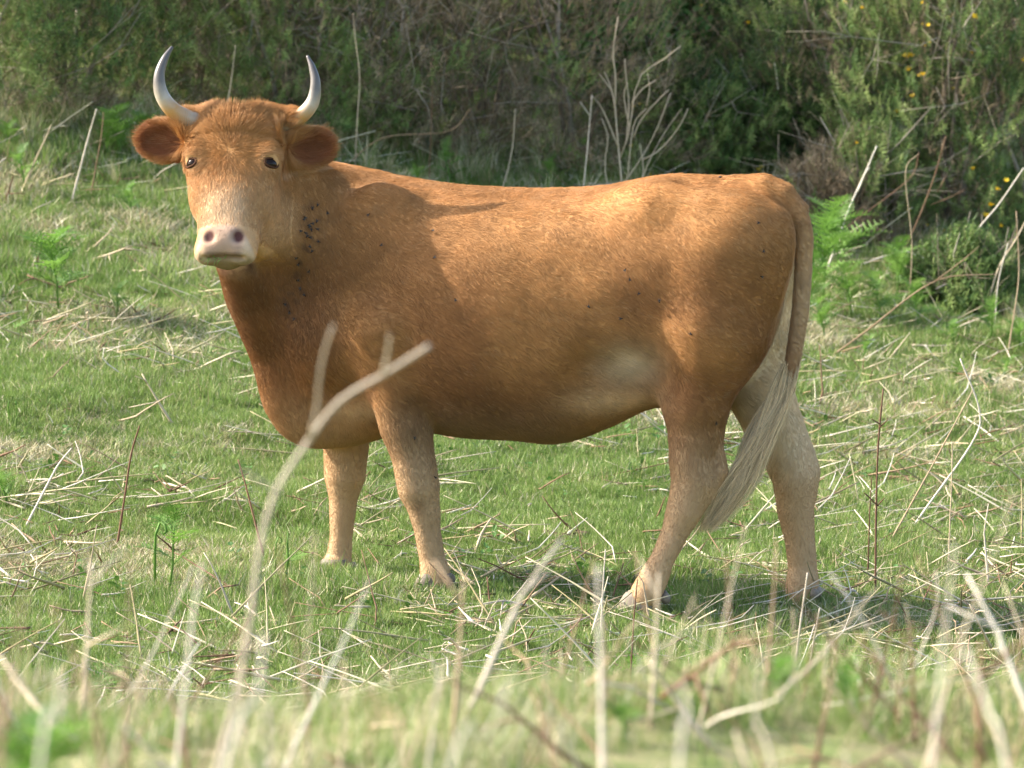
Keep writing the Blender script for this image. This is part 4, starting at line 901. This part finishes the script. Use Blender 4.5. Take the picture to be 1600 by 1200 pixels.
def fern(px, py, hpx, label, nfr=5, cr=0, group='young green bracken plants', seed=0, depth=None):
    c = gpix(px, py) if depth is None else P(px, py, depth); c[2] = gz(c[0], c[1]); H_ = hpx / (FPX / (15 + c[1])); g = np.random.default_rng(int(px * 3 + py) + seed)
    root = empty('bracken_plant', tuple(c)); tag(root, label, 'fern', group)
    b = MB(); top = np.array([g.normal(0, .02), g.normal(0, .02), H_ * .8]); sp = [np.array([0, 0, -.02]), top * .4 + np.array([.006, 0, 0]), top * .75, top]; b.tube(sp, [.0045, .004, .0032, .0016], 6); b.build('stem', fern_m, root)
    nfr = int(nfr * 1.7)
    for i in range(nfr):
        t = .35 + .63 * i / max(nfr - 1, 1); a = i * 2.6 + g.random(); f = link('frond', fronds[int(g.integers(0, 4))], root, tuple(top * t)); s_ = H_ / .22 * (.85 - .35 * t) * g.uniform(.6, .95)
        f.scale = (s_,) * 3; f.rotation_euler = (g.uniform(-.3, .3), -g.uniform(.35, 1.2), a)
    for i in range(cr):
        f = link('crozier', crozier_me, root, (g.normal(0, .03), g.normal(0, .03), 0)); f.scale = (g.uniform(.6, 1.0) * H_ / .16,) * 3; f.rotation_euler = (0, 0, g.uniform(0, 6.28))
for a in [(92, 492, 150, 'single bright bracken plant on a bare stalk left of the cow', 8), (190, 262, 100, 'bushy bright bracken plant left of the cow\'s ear', 7), (225, 262, 88, 'bracken plant touching the cow\'s left-hand ear', 6), (165, 262, 60, 'small bracken plant at the foot of the hedge left of the ear', 5),
          (8, 245, 60, 'bracken plant at the left edge under the hedge', 5), (38, 305, 80, 'thin bracken plant near the left edge', 4), (205, 345, 60, 'low bracken plant below the cow\'s ear', 5), (180, 500, 60, 'faint spindly bracken plant right of the single stalked one', 4),
          (12, 800, 75, 'pale bracken plant at the left edge, level with the cow\'s knees', 5), (855, 306, 62, 'bracken tip showing above the middle of the cow\'s back', 5), (650, 300, 45, 'bracken tip showing above the cow\'s shoulder', 5), (705, 300, 80, 'thin bracken plant in the shade behind the cow\'s back', 4),
          (1285, 480, 150, 'tallest bracken plant, right behind the cow\'s tail', 7), (1262, 500, 110, 'bracken plant touching the cow\'s tail', 6), (1310, 450, 140, 'bracken plant right of the tallest one', 6), (1290, 540, 80, 'low bracken plant right of the cow\'s tail', 6), (1330, 500, 90, 'bracken plant in the thick of the patch right of the tail', 6),
          (1375, 510, 90, 'bracken plant at the right of the bright patch', 6), (1400, 480, 110, 'upright bracken plant in front of the low gorse', 6), (1435, 515, 80, 'bracken plant beside the dark green clump', 6), (1380, 385, 110, 'narrow upright bracken plant against the hedge', 5), (1545, 540, 70, 'bracken plant right of the dark green clump', 6),
          (1590, 560, 70, 'bracken plant at the right edge', 6), (1490, 545, 50, 'small bracken plant below the dark green clump', 5), (1560, 600, 50, 'faint low bracken plant at the right', 4), (1340, 570, 50, 'low bracken plant on the turf right of the tail', 5)]:
    fern(*a)
fern(262, 935, 150, 'thin green bracken shoot just left of the cow\'s front legs', 3, 1); fern(10, 665, 50, 'curled green bracken shoot at the far left', 0, 1); fern(445, 905, 90, 'small curled green shoot left of the cow\'s front hoof', 1, 1)
GB = 'blurred bracken plants close to the viewer'
fern(40, 1080, 260, 'bright blurred bracken plant at the left, nearer than the cow', 7, 0, GB, depth=-8.8); fern(10, 1080, 180, 'blurred bracken plant at the left edge, nearer than the cow', 6, 0, GB, depth=-9.0)
fern(1210, 1180, 110, 'blurred bracken plant at the bottom right of centre', 7, 0, GB, depth=-7.6); fern(1310, 1180, 110, 'blurred bracken plant at the bottom right', 7, 0, GB, depth=-7.6); fern(1420, 1190, 100, 'blurred bracken plant left of the tall pale stem', 6, 0, GB, depth=-8.8)
fern(970, 1190, 90, 'blurred low bracken plant at the bottom centre', 6, 0, GB, depth=-8.0); fern(1000, 1060, 110, 'half-blurred small bracken plant below the near hind hoof', 5, 0, GB, depth=-5.2)
# ---- dry grass tufts along the foot of the hedge
dry = []
for i in range(4):
    g_ = random.Random(600 + i); b = MB()
    for _ in range(46):
        a, r = g_.uniform(0, 6.28), .05 * g_.random(); h_ = g_.uniform(.10, .32); la = g_.uniform(0, 6.28); le = h_ * g_.uniform(.1, .8)
        b.blade((r * math.cos(a), r * math.sin(a), 0), (le * math.cos(la), le * math.sin(la), h_), .0042, (0, 0, h_ * .18), (math.cos(a), math.sin(a), 0), 3, 1 if g_.random() < .55 else 0)
    dry.append(b.mesh('dry_tuft', [grass_m, thatch_m], False))
g = np.random.default_rng(61); pts_ = []
for _ in range(520):
    px = g.uniform(-20, 1620); lim = 222 + max(0, px - 1050) * .50 + (40 if 500 < px < 1100 else 0); c = gpix(px, lim + abs(g.normal(0, 30)) - 8, 1.0, 10.0); c[1] += g.uniform(0, .5); c[2] = gz(c[0], c[1]); pts_.append(c)
pts_ = np.array(pts_); n = len(pts_); scatter('hedge_foot_grass', dry, pts_, np.c_[g.normal(0, .15, n), g.normal(0, .15, n), g.uniform(0, 6.28, n)], g.uniform(.3, .75, n), g.integers(0, 4, n))

g = np.random.default_rng(71); n = 1500; y = g.uniform(-3.2, 8.5, n); x = (g.random(n) * 2 - 1) * ((y + 15) * .1046 + .4); m = noiseC(np.c_[x, y, 0 * x], 1.7) + g.normal(0, .1, n) > .56; x, y = x[m], y[m]; n = len(x)
scatter('low_weeds', [sprigs[7], sprigs[8], fronds[0]], np.stack([x, y, gz(x, y)], 1), np.c_[g.normal(0, .5, n), g.normal(0, .5, n), g.uniform(0, 6.28, n)], g.uniform(.3, .75, n), np.where(g.random(n) < .12, 2, g.integers(0, 2, n)))

# ---- dung clods, a white splinter, wisps in the mouth, flies
dung_m = vary_mat('dung', [(.2, (.07, .05, .03)), (.6, (.15, .11, .07)), (.9, (.26, .21, .15))], 30, .95, .1, bump=.8, bscale=60)
for (px, py, s_, lb) in ((868, 852, .050, 'broad low clod of dry dung below the cow\'s belly'), (903, 846, .042, 'taller dark clod of dry dung below the cow\'s belly'), (748, 832, .030, 'small clod of dry dung right of the near front leg'), (822, 828, .030, 'small brown clod between the dung and the front leg')):
    V, Fc = ball((0, 0, 0), np.eye(3), (s_, s_ * .9, s_ * .55), 24, 14); V = np.array(V); V *= (1 + .5 * (noiseB(V + px, 40) - .5) + .35 * (noiseC(V + py, 90) - .5))[:, None]
    c = gpix(px, py); o = link('dung_clod', mesh_from('dung_clod', V, Fc, dung_m)); o.location = (c[0], c[1], c[2] + s_ * .3); tag(o, lb, 'dung', 'clods of dry dung')
stem([(1078, 848), (1092, 850), (1108, 858)], at_y(1092, 856), .006, mat('bleached_splinter', .5, .3), 'short bright white splinter of stem between the hind legs', 'stalk', name='white_splinter', ground=False)
feed(bpy.data.materials['bleached_splinter'], ramp(bpy.data.materials['bleached_splinter'].node_tree, noise_sock(bpy.data.materials['bleached_splinter'].node_tree, 40), [(0, (.66, .62, .55)), (1, (.82, .80, .75))]))
b = MB(); g_ = random.Random(9)
for i in range(16):
    o = H(-.045 + .085 * g_.random() * (1 if i % 3 else .4), .508 * q, .012); e = o + HR * g_.uniform(-.03, .02) + HL * g_.uniform(.005, .04) + HN * g_.uniform(.0, .02) - HL * (.03 if i % 5 == 0 else 0)
    b.blade(o, e, .0030, (0, 0, .004), (1, 0, 0), 2, 0)
o = b.build('mouthful_of_grass', grass_m, smooth=False); tag(o, 'wisps of green grass hanging from the cow\'s mouth', 'grass')
fly_m = vary_mat('fly', [(0, (.014, .010, .008)), (1, (.035, .026, .02))], 60, .9, .0); wing_m = vary_mat('fly_wing', [(0, (.04, .035, .035)), (1, (.09, .08, .07))], 60, .9, .0)
fb = MB(); V, Fc = ball((0, 0, .002), np.eye(3), (.0038, .002, .002), 8, 5); fb.add(V, Fc, 0); V, Fc = ball((.0045, 0, .002), np.eye(3), (.0016, .0017, .0016), 8, 5); fb.add(V, Fc, 0)
fly_me = fb.mesh('abdomen', fly_m); wb = MB(); wb.blade((.002, .001, .004), (-.007, .0035, .003), .003, (0, 0, .0005), (0, 1, 0), 2); wb.blade((.002, -.001, .004), (-.007, -.0035, .003), .003, (0, 0, .0005), (0, 1, 0), 2); wing_me = wb.mesh('wings', wing_m, False)
bx_, by_ = pix(cowV); fr = vn[:, 1] < -.25
g = np.random.default_rng(77)
spots = [(598, 384, 'shoulder'), (676, 362, 'back'), (680, 405, 'ribs'), (713, 468, 'ribs'), (578, 338, 'shoulder'), (978, 422, 'flank'), (985, 437, 'flank'), (1000, 457, 'flank'), (1033, 470, 'flank'), (1184, 350, 'rump'), (1190, 393, 'rump'), (1189, 433, 'rump'), (1128, 280, 'rump'), (1116, 660, 'hind leg'), (676, 747, 'front leg'), (646, 682, 'front leg'), (972, 497, 'flank'), (1080, 520, 'thigh'), (920, 480, 'flank')] + \
    [(490 - .16 * (t - 330) + g.normal(0, 9), t, 'neck') for t in [322, 328, 334, 341, 346, 351, 355, 358, 362, 366, 371, 377, 384, 392, 401, 412, 424, 437, 449, 462, 475, 488, 500, 345, 352, 360, 368]]
cnts = {}; spots.sort(key=lambda t: (t[2], t[1])); tot = {}
for t in spots: tot[t[2]] = tot.get(t[2], 0) + 1
NTH = 'topmost second third fourth fifth sixth seventh eighth ninth tenth eleventh twelfth thirteenth fourteenth fifteenth sixteenth seventeenth eighteenth nineteenth twentieth twenty-first twenty-second twenty-third twenty-fourth twenty-fifth twenty-sixth twenty-seventh twenty-eighth'.split()
for px, py, where in spots:
    dd = (bx_ - px) ** 2 + (by_ - py) ** 2 + np.where(fr, 0, 1e6) + np.where(cowV[:, 1] > .12, 1e4, 0); i = int(np.argmin(dd)); nn = vn[i]; t_ = nrm(np.cross(nn, g.normal(0, 1, 3)))
    Mx = Matrix.Translation(Vector(cowV[i] + nn * .007)) @ Matrix(np.stack([t_, np.cross(nn, t_), nn], 1).tolist()).to_4x4()
    root = empty('fly'); root.matrix_world = Mx; root.scale = (1.1,) * 3; link('abdomen', fly_me, root); link('wings', wing_me, root)
    cn = cnts.get(where, 0); cnts[where] = cn + 1; which = 'only fly' if tot[where] == 1 else 'topmost fly' if cn == 0 else 'lowest fly' if cn == tot[where] - 1 else NTH[cn] + ' fly from the top'
    tag(root, which + ' resting on the cow\'s ' + where, 'fly', 'flies on the cow\'s ' + where)
print('STALKS', cnt)
